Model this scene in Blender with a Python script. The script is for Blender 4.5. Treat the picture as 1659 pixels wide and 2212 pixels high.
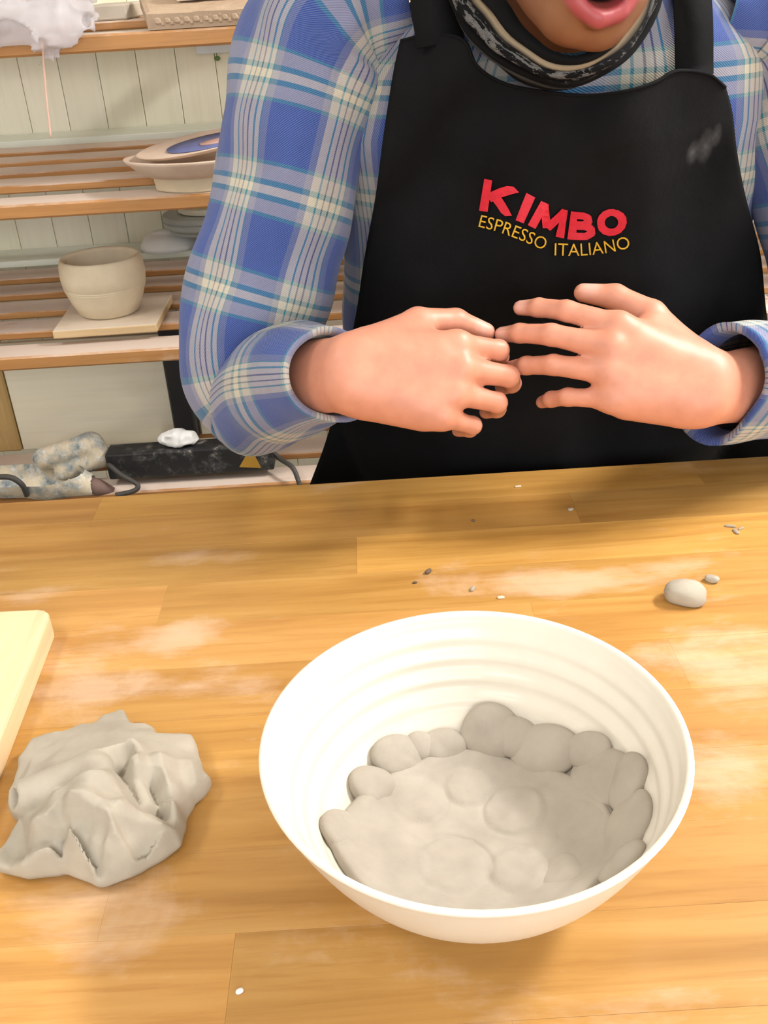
import bpy, bmesh, math, random
import numpy as np
from mathutils import Vector, Matrix, Euler

for o in list(bpy.data.objects): bpy.data.objects.remove(o)
SC = bpy.context.scene
COL = SC.collection
random.seed(7); np.random.seed(7)

# ------------------------------------------------------------------ camera
W, H, FPX = 1659, 2212, 2100.0
TH, RO = math.radians(29.3), math.radians(3.5)
CAM = np.array([0.0, 0.0, 1.23])
_R0 = np.array([1.0, 0, 0]); _U0 = np.array([0, math.sin(TH), math.cos(TH)]); FW = np.array([0, math.cos(TH), -math.sin(TH)])
RT = math.cos(RO)*_R0 - math.sin(RO)*_U0
UP = math.sin(RO)*_R0 + math.cos(RO)*_U0
cd = bpy.data.cameras.new('camera'); cam = bpy.data.objects.new('camera', cd); COL.objects.link(cam)
cd.sensor_fit = 'VERTICAL'; cd.sensor_height = 24.0; cd.sensor_width = 18.0; cd.lens = 24.0*FPX/H
cd.clip_start = 0.02
m = Matrix(((RT[0], UP[0], -FW[0], CAM[0]), (RT[1], UP[1], -FW[1], CAM[1]), (RT[2], UP[2], -FW[2], CAM[2]), (0, 0, 0, 1)))
cam.matrix_world = m
SC.camera = cam

# ------------------------------------------------------------------ world, lamps, exposure
SC.view_settings.view_transform = 'Standard'; SC.view_settings.look = 'None'
SC.view_settings.gamma = 1.0; SC.view_settings.use_curve_mapping = False
SC.view_settings.exposure = 0.06
wd = bpy.data.worlds.new('world'); SC.world = wd; wd.use_nodes = True
wd.node_tree.nodes['Background'].inputs[0].default_value = (0.75, 0.8, 0.85, 1)
wd.node_tree.nodes['Background'].inputs[1].default_value = 0.15
def area(name, loc, size, power, color):
    l = bpy.data.lights.new(name, 'AREA'); l.shape = 'RECTANGLE'; l.size, l.size_y = size; l.energy = power; l.color = color
    o = bpy.data.objects.new(name, l); COL.objects.link(o); o.location = loc
    return o
LAMPS = [((1.65, 1.0, 2.42), (0.35, 0.7), 84, 'white ceiling lamp to the right of the table'),
         ((-1.25, 0.45, 2.42), (0.35, 0.9), 12, 'added white fill lamp on the side of the shelves'),  # unseen lamp added as fill to brighten the shelves
         ((-0.7, -1.0, 2.42), (0.9, 0.35), 7, 'white ceiling lamp behind the photographer')]
for (loc, size, pw, _l) in LAMPS:
    area('lamp_light', (loc[0], loc[1], loc[2]-0.035), size, pw, (1.0, 0.97, 0.945))
ADDED_WIN = area('added_window_light', (0.7, -1.93, 1.45), (2.2, 1.3), 30, (0.95, 0.98, 1.0)); ADDED_WIN.rotation_euler = (math.radians(90), 0, 0)  # fill light added behind the camera to brighten wall and shelves

# ------------------------------------------------------------------ helpers
def ray(x, y): return FW + RT*((x-829.5)/FPX) + UP*((1106-y)/FPX)
def atY(x, y, Y): d = ray(x, y); return CAM + d*(Y/d[1])
def atZ(x, y, Z): d = ray(x, y); return CAM + d*((Z-CAM[2])/d[2])
def lin(c):
    r = []
    for v in c[:3]:
        v = v/255.0 if max(c[:3]) > 1 else v
        r.append(v/12.92 if v <= 0.04045 else ((v+0.055)/1.055)**2.4)
    return (*r, 1.0)

def tag(o, label=None, cat=None, group=None, kind=None):
    if label: o['label'] = label
    if cat: o['category'] = cat
    if group: o['group'] = group
    if kind: o['kind'] = kind
    return o
def empty(name, loc):
    o = bpy.data.objects.new(name, None); COL.objects.link(o); o.location = Vector([float(v) for v in loc]); o.empty_display_size = 0.05
    return o
def link(name, me, mat=None, parent=None, smooth=False):
    """Mesh data is in world coordinates; a child keeps them through its inverse parent matrix."""
    o = bpy.data.objects.new(name, me); COL.objects.link(o)
    if mat is not None and len(me.materials) == 0: me.materials.append(mat)
    if smooth:
        me.polygons.foreach_set('use_smooth', [True]*len(me.polygons))
    if parent is not None:
        o.parent = parent
        o.matrix_parent_inverse = Matrix.Translation(-wloc(parent))
    return o
def wloc(o):
    # world translation (only translations are used on parents)
    v = Vector(o.location)
    if o.parent is not None: v = wloc(o.parent) + o.matrix_parent_inverse.translation + v
    return v
def meshd(name, verts, faces):
    me = bpy.data.meshes.new(name); me.from_pydata([tuple(map(float, v)) for v in verts], [], [tuple(map(int, f)) for f in faces]); me.update()
    return me
def bm_mesh(name, bm):
    bmesh.ops.recalc_face_normals(bm, faces=bm.faces)
    me = bpy.data.meshes.new(name); bm.to_mesh(me); bm.free(); return me
def add_box(bm, lo, hi, bevel=0.0, seg=1, rot=None, piv=None):
    c = [(l+h)/2 for l, h in zip(lo, hi)]; s = [h-l for l, h in zip(lo, hi)]
    r = bmesh.ops.create_cube(bm, size=1.0); vs = r['verts']
    bmesh.ops.scale(bm, vec=s, verts=vs)
    if bevel > 0:
        es = list({e for v in vs for e in v.link_edges})
        rb = bmesh.ops.bevel(bm, geom=es, offset=bevel, segments=seg, affect='EDGES', profile=0.5)
        vs = list({v for f in rb['faces'] for v in f.verts} | {v for v in vs if v.is_valid})
    bmesh.ops.translate(bm, vec=c, verts=vs)
    if rot is not None:
        bmesh.ops.rotate(bm, cent=piv or c, matrix=rot, verts=vs)
    return vs
def box(name, lo, hi, mat, parent=None, bevel=0.0, seg=1, rot=None, piv=None):
    bm = bmesh.new(); add_box(bm, lo, hi, bevel, seg, rot, piv)
    return link(name, bm_mesh(name, bm), mat, parent)
def spline(pts, n):
    """Catmull-Rom through pts (k,d) -> n samples"""
    P = np.array(pts, float); k = len(P)
    Q = np.vstack([2*P[0]-P[1], P, 2*P[-1]-P[-2]])
    t = np.linspace(0, k-1-1e-9, n); i = t.astype(int); u = (t-i)[:, None]
    a, b, c, d = Q[i], Q[i+1], Q[i+2], Q[i+3]
    return 0.5*((2*b)+(-a+c)*u+(2*a-5*b+4*c-d)*u**2+(-a+3*b-3*c+d)*u**3)
def tube(name, pts, rad, mat, parent=None, n=40, sides=8, smooth_path=True):
    P = spline(pts, n) if smooth_path else np.array(pts, float); n = len(P)
    R = np.full(n, rad) if np.isscalar(rad) else np.interp(np.linspace(0, 1, n), np.linspace(0, 1, len(rad)), rad)
    T = np.gradient(P, axis=0); T /= np.linalg.norm(T, axis=1)[:, None]
    up = np.array([0, 0, 1.0]) if abs(T[0][2]) < .9 else np.array([1.0, 0, 0])
    V = []; N = np.cross(T[0], up); N /= np.linalg.norm(N)
    for i in range(n):
        N = N - T[i]*np.dot(N, T[i]); N /= np.linalg.norm(N); B = np.cross(T[i], N)
        for s in range(sides):
            a = 2*math.pi*s/sides; V.append(P[i]+R[i]*(math.cos(a)*N+math.sin(a)*B))
    Fc = [(i*sides+s, i*sides+(s+1) % sides, (i+1)*sides+(s+1) % sides, (i+1)*sides+s) for i in range(n-1) for s in range(sides)]
    Fc += [tuple(range(sides))[::-1], tuple(range((n-1)*sides, n*sides))]
    return link(name, meshd(name, V, Fc), mat, parent, True)
def lathe_mesh(name, prof, seg, c, close=True, ripple=None):
    V = []; n = len(prof)
    for j in range(seg):
        a = 2*math.pi*j/seg
        for (r, z) in prof: V.append((c[0]+r*math.cos(a), c[1]+r*math.sin(a), c[2]+z))
    Fc = []
    for j in range(seg):
        k = (j+1) % seg
        for i in range(n-1): Fc.append((j*n+i, k*n+i, k*n+i+1, j*n+i+1))
    return meshd(name, V, Fc)

# ---- signed distance fields and naive surface nets
def smin(a, b, k):
    h = np.clip(0.5+0.5*(b-a)/k, 0, 1); return b*(1-h)+a*h-k*h*(1-h)
def smax(a, b, k): return -smin(-a, -b, k)
def sd_caps(P, a, b, ra, rb):
    a = np.asarray(a, float); b = np.asarray(b, float); ba = b-a
    t = np.clip(((P-a)@ba)/(ba@ba), 0, 1)
    return np.linalg.norm(P-a-t[..., None]*ba, axis=-1)-(ra+(rb-ra)*t)
def sd_ell(P, c, r, Rm=None):
    q = P-np.asarray(c, float)
    if Rm is not None: q = q@Rm
    r = np.asarray(r, float)
    k0 = np.linalg.norm(q/r, axis=-1); k1 = np.linalg.norm(q/(r*r), axis=-1)+1e-9
    return k0*(k0-1)/k1
def sd_box(P, c, hs, rad=0.0, Rm=None):
    q = P-np.asarray(c, float)
    if Rm is not None: q = q@Rm
    q = np.abs(q)-(np.asarray(hs, float)-rad)
    return np.linalg.norm(np.maximum(q, 0), axis=-1)+np.minimum(q.max(-1), 0)-rad
def hash3(i): 
    i = i.astype(np.int64); n = (i[..., 0]*73856093) ^ (i[..., 1]*19349663) ^ (i[..., 2]*83492791)
    n = (n ^ (n >> 13))*1274126177 & 0x7fffffff
    return (n % 100003)/100003.0*2-1
def vnoise(P, s):
    q = P/s; i = np.floor(q); f = q-i; f = f*f*(3-2*f); r = 0
    for dx in (0, 1):
        for dy in (0, 1):
            for dz in (0, 1):
                w = (f[..., 0] if dx else 1-f[..., 0])*(f[..., 1] if dy else 1-f[..., 1])*(f[..., 2] if dz else 1-f[..., 2])
                r = r+w*hash3(i+np.array([dx, dy, dz]))
    return r
def nets(fn, lo, hi, h):
    ax = [np.arange(l, u+h, h) for l, u in zip(lo, hi)]
    G = np.stack(np.meshgrid(*ax, indexing='ij'), -1)
    Fv = fn(G); ins = Fv < 0
    nx, ny, nz = [s-1 for s in Fv.shape]
    def cor(A, d): return A[d[0]:d[0]+nx, d[1]:d[1]+ny, d[2]:d[2]+nz]
    cs = [(i, j, k) for i in (0, 1) for j in (0, 1) for k in (0, 1)]
    cnt = sum(cor(ins, c).astype(np.int8) for c in cs)
    act = (cnt > 0) & (cnt < 8)
    idx = -np.ones(act.shape, np.int64); idx[act] = np.arange(act.sum())
    base = np.stack(np.nonzero(act), -1)
    acc = np.zeros((len(base), 3)); num = np.zeros(len(base))
    vals = {c: cor(Fv, c)[act] for c in cs}
    for a in cs:
        for axis in range(3):
            if a[axis] == 0:
                b = list(a); b[axis] = 1; b = tuple(b)
                fa, fb = vals[a], vals[b]; mk = (fa < 0) != (fb < 0)
                t = np.where(mk, fa/np.where(mk, fa-fb, 1), 0)
                p = np.array(a, float)+t[:, None]*(np.array(b)-np.array(a))
                acc += p*mk[:, None]; num += mk
    V = (base+acc/num[:, None])*h+np.array([x[0] for x in ax])
    faces = []
    for axis in range(3):
        d = [0, 0, 0]; d[axis] = 1; o1, o2 = [(1, 2), (2, 0), (0, 1)][axis]
        sl0 = [slice(None)]*3; sl1 = [slice(None)]*3
        sl0[axis] = slice(0, -1); sl1[axis] = slice(1, None)
        ch = ins[tuple(sl0)] != ins[tuple(sl1)]
        I = np.stack(np.nonzero(ch), -1)
        ok = (I[:, o1] > 0) & (I[:, o2] > 0) & (I[:, o1] < act.shape[o1]) & (I[:, o2] < act.shape[o2])
        I = I[ok]; e1 = np.zeros(3, int); e1[o1] = 1; e2 = np.zeros(3, int); e2[o2] = 1
        g = lambda J: idx[J[:, 0], J[:, 1], J[:, 2]]
        q = np.stack([g(I-e1-e2), g(I-e2), g(I), g(I-e1)], -1)
        s = ins[I[:, 0], I[:, 1], I[:, 2]]
        q[~s] = q[~s][:, ::-1]
        faces.append(q)
    return V, np.vstack(faces)
def biggest(V, Fq):
    """keep only the largest connected piece"""
    lab = np.arange(len(V))
    for _ in range(2000):
        m_ = lab[Fq].min(1); new = lab.copy()
        for c in range(Fq.shape[1]): np.minimum.at(new, Fq[:, c], m_)
        new = new[new]
        if (new == lab).all(): break
        lab = new
    ids, cnt = np.unique(lab, return_counts=True); keep = lab == ids[cnt.argmax()]
    idx = np.cumsum(keep)-1; Fk = Fq[keep[Fq].all(1)]
    return V[keep], idx[Fk]
def np_mesh(name, V, Fq):
    me = bpy.data.meshes.new(name)
    me.vertices.add(len(V)); me.vertices.foreach_set('co', np.ascontiguousarray(V, dtype=np.float32).ravel())
    me.loops.add(Fq.size); me.loops.foreach_set('vertex_index', np.ascontiguousarray(Fq, dtype=np.int32).ravel())
    me.polygons.add(len(Fq)); me.polygons.foreach_set('loop_start', np.arange(0, Fq.size, Fq.shape[1], dtype=np.int32))
    me.update(calc_edges=True); me.validate()
    return me
def col_attr(me, C):
    a = me.color_attributes.new('Col', 'FLOAT_COLOR', 'POINT')
    a.data.foreach_set('color', np.ascontiguousarray(np.hstack([C, np.ones((len(C), 1))]), dtype=np.float32).ravel())

# ------------------------------------------------------------------ materials
class NT:
    def __init__(s, name):
        s.m = bpy.data.materials.new(name); s.m.use_nodes = True; s.t = s.m.node_tree; s.n = s.t.nodes; s.l = s.t.links
        s.b = s.n['Principled BSDF']
    def new(s, t, **k):
        n = s.n.new(t)
        for a, v in k.items(): setattr(n, a, v)
        return n
    def set(s, k, v):
        s.b.inputs[k].default_value = v; return s
    def lk(s, a, b): s.l.new(a, b); return s
    def coord(s, which='Object', scale=(1, 1, 1)):
        tc = s.new('ShaderNodeTexCoord'); mp = s.new('ShaderNodeMapping'); mp.inputs['Scale'].default_value = scale
        s.lk(tc.outputs[which], mp.inputs['Vector']); return mp.outputs[0]
    def wpos(s, scale=(1, 1, 1)):
        g = s.new('ShaderNodeNewGeometry'); mp = s.new('ShaderNodeMapping'); mp.inputs['Scale'].default_value = scale
        s.lk(g.outputs['Position'], mp.inputs['Vector']); return mp.outputs[0]
    def noise(s, vec, scale, detail=4, rough=.55, dist=0):
        n = s.new('ShaderNodeTexNoise'); n.inputs['Scale'].default_value = scale; n.inputs['Detail'].default_value = detail
        n.inputs['Roughness'].default_value = rough; n.inputs['Distortion'].default_value = dist
        s.lk(vec, n.inputs['Vector']); return n.outputs['Fac']
    def ramp(s, fac, stops, interp='LINEAR'):
        r = s.new('ShaderNodeValToRGB'); cr = r.color_ramp; cr.interpolation = interp
        while len(cr.elements) < len(stops): cr.elements.new(0.5)
        for e, (p, c) in zip(cr.elements, stops): e.position = p; e.color = c if len(c) == 4 else (*c, 1)
        s.lk(fac, r.inputs[0]); return r.outputs[0]
    def mix(s, fac, a, b, mode='MIX'):
        n = s.new('ShaderNodeMix', data_type='RGBA', blend_type=mode)
        for sock, v in ((n.inputs[0], fac), (n.inputs[6], a), (n.inputs[7], b)):
            if hasattr(v, 'links') or hasattr(v, 'is_linked'): s.lk(v, sock)
            else: sock.default_value = v
        return n.outputs[2]
    def math(s, op, a, b=None, c=None):
        n = s.new('ShaderNodeMath', operation=op)
        for i, v in enumerate((a, b, c)):
            if v is None: continue
            if hasattr(v, 'is_linked'): s.lk(v, n.inputs[i])
            else: n.inputs[i].default_value = v
        return n.outputs[0]
    def bump(s, h, strength=.3, dist=.002):
        n = s.new('ShaderNodeBump'); n.inputs['Strength'].default_value = strength; n.inputs['Distance'].default_value = dist
        s.lk(h, n.inputs['Height']); s.lk(n.outputs[0], s.b.inputs['Normal']); return s
    def base(s, sock): s.lk(sock, s.b.inputs['Base Color']); return s

G1 = lambda v: (v, v, v, 1)
def m_plain(name, col, rough=.6, var=.12, scale=18, bump=.15, bscale=120, bdist=.001, metallic=0, spec=.5):
    t = NT(name); v = t.wpos(); c = lin(col)
    n = t.noise(v, scale, 5)
    lo = tuple(x*(1-var) for x in c[:3])+(1,); hi = tuple(min(1, x*(1+var)) for x in c[:3])+(1,)
    t.base(t.ramp(n, [(.3, lo), (.7, hi)])); t.set('Roughness', rough); t.set('Metallic', metallic); t.set('Specular IOR Level', spec)
    if bump: t.bump(t.noise(v, bscale, 4), bump, bdist)
    return t.m
def m_wood(name, dark, light, axis='X', rough=.5, scale=1.0, dust=None, coat=0, bump=.12, dust_amt=(.52, .72), objcol=False, fine_amt=.22):
    t = NT(name); sc = {'X': (1.2, 22, 22), 'Y': (22, 1.2, 22), 'Z': (22, 22, 1.2)}[axis]
    oi = t.new('ShaderNodeObjectInfo')
    v0 = t.wpos(tuple(x*scale for x in sc))
    ad = t.new('ShaderNodeVectorMath', operation='ADD'); t.lk(v0, ad.inputs[0])
    cmb = t.new('ShaderNodeCombineXYZ'); rr = t.math('MULTIPLY', oi.outputs['Random'], 37.0)
    for i in range(3): t.lk(rr, cmb.inputs[i])
    t.lk(cmb.outputs[0], ad.inputs[1]); v = ad.outputs[0]
    g = t.noise(v, 1.6, 6, .6, .6)
    fine = t.noise(v, 9, 3, .6)
    c = t.ramp(g, [(.28, lin(dark)), (.5, lin([(a+b)/2 for a, b in zip(dark, light)])), (.74, lin(light))])
    c = t.mix(t.ramp(fine, [(.35, G1(fine_amt)), (.55, G1(0))]), c, lin([x*.72 for x in dark]))
    if objcol: c = t.mix(1.0, c, oi.outputs['Color'], 'MULTIPLY')
    r = rough
    if dust is not None:
        w = t.wpos(); d = t.math('MULTIPLY', t.noise(w, 6, 5, .65), 1.0)
        st = t.noise(t.wpos((9, 40, 40)), 1.0, 5, .7)
        dm = t.math('ADD', t.math('MULTIPLY', d, .6), t.math('MULTIPLY', st, .4))
        ge = t.new('ShaderNodeNewGeometry'); sn = t.new('ShaderNodeSeparateXYZ'); t.lk(ge.outputs['Normal'], sn.inputs[0])
        upf = t.ramp(sn.outputs[2], [(.6, G1(0)), (.9, G1(.36))])            # settled dust on the upper faces
        dm = t.math('ADD', dm, upf)
        fac = t.ramp(dm, [(dust_amt[0], G1(0)), (dust_amt[1], G1(.75))])
        c = t.mix(fac, c, lin(dust))
        rs = t.ramp(fac, [(0, G1(rough)), (1, G1(.85))]); t.lk(rs, t.b.inputs['Roughness'])
    t.base(c)
    if dust is None: t.set('Roughness', rough)
    if coat: t.set('Coat Weight', coat); t.set('Coat Roughness', .25)
    t.bump(fine, bump, .0008)
    return t.m

M = {}
M['plank'] = m_wood('pale_plank', (234, 228, 206), (240, 236, 218), 'Z', .55, .4, bump=.03, fine_amt=.08, objcol=True)
M['shelf'] = m_wood('shelf_pine', (166, 114, 62), (194, 142, 86), 'X', .5, 1, dust=(222, 210, 200), dust_amt=(.58, .8))
M['ledge'] = m_plain('pale_painted_ledge', (232, 236, 222), .5, .04)
M['post'] = m_wood('post_pine', (186, 152, 96), (208, 176, 118), 'Z', .5, .8)
M['ply'] = m_wood('pale_plywood', (240, 232, 206), (246, 240, 220), 'X', .55, .5, bump=.03, fine_amt=.08)
M['blackpost'] = m_plain('black_painted_steel', (38, 38, 40), .55, .25, spec=.4)
M['wall'] = m_plain('plain_wall', (232, 231, 228), .8, .04)
M['floor'] = m_plain('concrete_floor', (150, 144, 134), .7, .12, 4)
M['white'] = m_plain('white_enamel', (240, 240, 238), .35, .03, bump=0)
M['apron'] = None

# ------------------------------------------------------------------ room shell
def struct(o): o['kind'] = 'structure'; return o
WY = 2.10
struct(box('floor', (-2.4, -2.0, -.06), (2.6, WY+.1, 0), M['floor']))
struct(box('ceiling', (-2.4, -2.0, 2.5), (2.6, WY+.1, 2.56), M['wall']))
struct(box('wall_left', (-2.5, -2.0, 0), (-2.4, WY+.1, 2.5), M['wall']))
struct(box('wall_right', (2.6, -2.0, 0), (2.7, WY+.1, 2.5), M['wall']))
struct(box('wall_front', (-2.5, -2.1, 0), (2.7, -2.0, 2.5), M['wall']))
t = NT('added_glowing_pane'); t.set('Base Color', (.8, .85, .9, 1)); t.set('Emission Color', (.9, .95, 1, 1)); t.set('Emission Strength', 1.5); M['added_pane'] = t.m  # glowing pane that goes with the added fill light
w1 = struct(box('added_window_1', (-.4, -1.99, .8), (1.8, -1.965, 2.1), M['added_pane']))  # unseen window, put in to carry the fill light
for (a, b) in (((-.46, -1.995, .74), (1.86, -1.95, .8)), ((-.46, -1.995, 2.1), (1.86, -1.95, 2.16)), ((-.46, -1.995, .8), (-.4, -1.95, 2.1)), ((1.8, -1.995, .8), (1.86, -1.95, 2.1))):
    box('added_window_frame', a, b, M['white'], w1, .003)
wb = struct(box('wall_back', (-2.5, WY+.012, 0), (2.7, WY+.12, 2.5), M['plank']))
PW = 0.0765
bmp = bmesh.new(); add_box(bmp, (-PW/2+.0005, WY-.004, 0.0), (PW/2-.0005, WY+.012, 2.5), .0009)
pme = bm_mesh('plank', bmp); pme.materials.append(M['plank'])
x0 = atY(96, 203, WY)[0]
for k in range(-16, 34):
    o = bpy.data.objects.new('plank', pme); COL.objects.link(o); o.parent = wb
    o.location = (x0+k*PW, 0, 0)
    v = random.uniform(.93, 1.03); o.color = (v, v*random.uniform(.985, 1.01), v*random.uniform(.95, 1.0), 1)
for (loc, size, pw, lab) in LAMPS:
    e = empty('ceiling_lamp', (loc[0], loc[1], 2.5)); tag(e, lab, 'lamp', 'ceiling lamps')
    hx, hy = size[0]/2+.03, size[1]/2+.03
    bm = bmesh.new(); add_box(bm, (loc[0]-hx, loc[1]-hy, 2.42), (loc[0]+hx, loc[1]+hy, 2.5), .008)
    link('housing', bm_mesh('housing', bm), M['white'], e)
    t = NT('lamp_diffuser'); t.set('Base Color', (.9, .9, .88, 1)); t.set('Emission Color', (1, .96, .9, 1)); t.set('Emission Strength', 4)
    box('diffuser', (loc[0]-size[0]/2, loc[1]-size[1]/2, 2.412), (loc[0]+size[0]/2, loc[1]+size[1]/2, 2.42), t.m, e, .003)

# ------------------------------------------------------------------ workbench
TZ = 0.75
def m_stave():
    t = NT('oiled_beech'); oi = t.new('ShaderNodeObjectInfo')
    v0 = t.wpos((1.6, 26, 26)); ad = t.new('ShaderNodeVectorMath', operation='ADD'); t.lk(v0, ad.inputs[0])
    cmb = t.new('ShaderNodeCombineXYZ'); rr = t.math('MULTIPLY', oi.outputs['Random'], 53.0)
    for i in range(3): t.lk(rr, cmb.inputs[i])
    t.lk(cmb.outputs[0], ad.inputs[1]); v = ad.outputs[0]
    g = t.noise(v, 1.5, 5, .6, .8); fine = t.noise(v, 7, 4, .65)
    c = t.ramp(g, [(.25, lin((162, 114, 54))), (.5, lin((186, 138, 72))), (.75, lin((202, 156, 90)))])
    c = t.mix(t.ramp(fine, [(.3, G1(.28)), (.46, G1(0))]), c, lin((150, 92, 30)))
    c = t.mix(1.0, c, oi.outputs['Color'], 'MULTIPLY')
    # pale clay dust: soft smears stretched along the wiping direction; then pale patches at set spots, most of them dust
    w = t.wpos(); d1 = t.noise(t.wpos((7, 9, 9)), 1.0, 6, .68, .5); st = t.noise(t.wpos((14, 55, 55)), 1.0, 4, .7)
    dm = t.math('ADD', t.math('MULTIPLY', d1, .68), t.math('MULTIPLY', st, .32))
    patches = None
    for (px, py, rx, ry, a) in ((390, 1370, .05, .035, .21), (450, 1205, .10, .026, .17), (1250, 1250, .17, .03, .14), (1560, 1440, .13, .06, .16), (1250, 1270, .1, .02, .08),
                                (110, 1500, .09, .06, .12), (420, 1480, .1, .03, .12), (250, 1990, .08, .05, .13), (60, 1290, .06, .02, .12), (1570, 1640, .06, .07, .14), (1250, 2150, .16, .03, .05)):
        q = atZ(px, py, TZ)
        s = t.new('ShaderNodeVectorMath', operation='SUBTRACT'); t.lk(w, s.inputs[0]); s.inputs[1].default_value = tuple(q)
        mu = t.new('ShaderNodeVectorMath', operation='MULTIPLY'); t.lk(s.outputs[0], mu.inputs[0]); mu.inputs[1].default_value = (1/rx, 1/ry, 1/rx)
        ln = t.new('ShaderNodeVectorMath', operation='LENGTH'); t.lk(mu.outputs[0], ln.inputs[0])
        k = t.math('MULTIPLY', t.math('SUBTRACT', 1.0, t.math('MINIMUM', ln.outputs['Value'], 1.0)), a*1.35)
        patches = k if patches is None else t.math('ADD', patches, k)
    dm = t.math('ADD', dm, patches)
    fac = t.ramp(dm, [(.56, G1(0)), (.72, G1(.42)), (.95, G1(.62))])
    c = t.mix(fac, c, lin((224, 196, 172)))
    t.base(c); t.lk(t.ramp(fac, [(0, G1(.36)), (.6, G1(.7))]), t.b.inputs['Roughness'])
    t.set('Coat Weight', .12); t.set('Coat Roughness', .3); t.bump(fine, .08, .0006)
    return t.m
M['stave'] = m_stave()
M['benchleg'] = m_wood('bench_leg_beech', (170, 116, 48), (200, 150, 76), 'Z', .5)
wbench = empty('workbench', (0, .5, 0)); tag(wbench, 'glued beech workbench with oiled honey-coloured top dusted with clay', 'table')
rows = [.9255, .873, .8090, .744, .682, .621, .559, .497, .434, .372, .309, .247, .184, .12]
TX0, TX1 = -1.05, 1.05
cuts = {2: [-.55, -.028, .62], 1: [-.75, .19, .8], 0: [-.3, .33], 3: [-.62, -.20, .52], 4: [-.8, -.35, .12, .7], 5: [-.5, .22, .66], 6: [-.72, -.05, .42], 7: [-.4, .3, .75],
        8: [-.62, -.18, .5], 9: [-.8, -.1, .26, .7], 10: [-.5, .05, .6], 11: [-.7, -.2, .3], 12: [-.4, .15, .7]}
tones = {(2, 1): .92, (2, 2): 1.16, (1, 2): .88, (0, 2): .85, (3, 1): 1.04, (3, 2): .95, (0, 1): .98, (1, 1): .97}
for i in range(len(rows)-1):
    xs = [TX0]+cuts[i]+[TX1]
    for j in range(len(xs)-1):
        dz = random.uniform(-.00012, .00012)
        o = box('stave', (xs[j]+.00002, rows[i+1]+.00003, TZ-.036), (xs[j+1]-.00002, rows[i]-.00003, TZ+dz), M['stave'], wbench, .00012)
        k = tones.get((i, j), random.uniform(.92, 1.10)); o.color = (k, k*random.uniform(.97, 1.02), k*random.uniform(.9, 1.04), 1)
for sx in (-.95, .89):
    for sy in (.16, .82):
        box('leg', (sx, sy, 0), (sx+.06, sy+.06, TZ-.036), M['benchleg'], wbench, .003)
for sy in (.17, .85):
    box('apron_rail', (-.89, sy, TZ-.11), (.89, sy+.022, TZ-.036), M['benchleg'], wbench, .002)

# ------------------------------------------------------------------ shelving rack
rack = empty('shelving_rack', (0, 1.75, 0)); tag(rack, 'slatted pine drying rack standing against the pale plank wall', 'shelf')
FY = 1.45
RX0, RX1 = -1.25, 1.65
ZS = {}
for nm, px, py in (('top', 0, 87), ('mid', 0, 445), ('bot', 0, 774)): ZS[nm] = atY(px, py, FY)[2]     # top of the front rail
ZS['low'] = atY(600, 1043, FY)[2]; SL = .012
def shelf(z, railh, ledge=True):
    box('front_rail', (RX0, FY, z-railh), (RX1, FY+.062, z), M['shelf'], rack, .003)
    for k in range(4):
        y0 = FY+.085+k*.112
        box('slat', (RX0, y0, z), (RX1, y0+.068, z+SL), M['shelf'], rack, .002)
    for cx in (RX0+.05, -.25, .6, RX1-.09):
        box('cross_batten', (cx, FY+.062, z-.02), (cx+.04, WY-.008, z), M['shelf'], rack)
    if ledge:
        box('back_ledge', (RX0, WY-.108, z+.003), (RX1, WY-.006, z+.016), M['ledge'], rack, .0015)
shelf(ZS['top'], .022); shelf(ZS['mid'], .021); shelf(ZS['bot'], .022); shelf(ZS['low'], .022)
for (x, y) in ((RX0-.045, FY+.0), (RX1, FY+.0), (RX0-.045, WY-.06), (RX1, WY-.06)):
    box('post', (x, y, 0), (x+.045, y+.05, 1.75), M['post'], rack, .003)
# posts and pale panels under the third shelf
ZL = ZS['low']+SL
PY = atZ(300, 957, ZL)[1]
pl = atY(20, 880, PY); box('post', (pl[0]-.055, PY-.004, ZL), (pl[0]+.004, PY+.03, ZS['bot']), M['post'], rack, .003)
pa = atY(356, 790, PY)[0]; pb = atY(404, 790, PY)[0]
tag(box('upright', (pa, PY-.012, ZL), (pb, PY+.028, ZS['bot']), M['blackpost'], rack, .003), 'black steel upright')
def panel(x0, x1, y, label):
    bm = bmesh.new(); add_box(bm, (x0, y, ZL+.0005), (x1, y+.009, ZS['bot']-.032), .001)
    tag(link('plywood_panel', bm_mesh('plywood_panel', bm), M['ply']), label, 'board')
panel(pl[0]+.006, pa-.002, PY, 'pale plywood panel left of the black upright, under the shelf with the pot')
panel(pb+.003, pb+.30, PY+.02, 'pale plywood panel right of the black upright, mostly behind the elbow')

# ------------------------------------------------------------------ clay materials
def m_clay(name, a, b, rough=.75, bump=.25):
    t = NT(name); w = t.wpos(); n = t.noise(w, 22, 5, .6); n2 = t.noise(w, 160, 3, .6)
    t.base(t.ramp(n, [(.3, lin(a)), (.7, lin(b))])); t.set('Roughness', rough); t.set('Specular IOR Level', .3)
    h = t.math('ADD', t.math('MULTIPLY', n2, .4), t.noise(w, 60, 3)); t.bump(h, bump, .0012); return t.m
M['clay'] = m_clay('grey_clay', (160, 151, 136), (180, 171, 155))
M['clay_in'] = m_clay('grey_clay_pressed', (160, 151, 139), (180, 171, 158), bump=.3)
M['bisque'] = m_clay('pale_bisque', (208, 192, 164), (222, 207, 180), .8, .1)
M['pinkclay'] = m_clay('pink_bisque', (206, 182, 160), (222, 200, 182), .8, .15)

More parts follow.
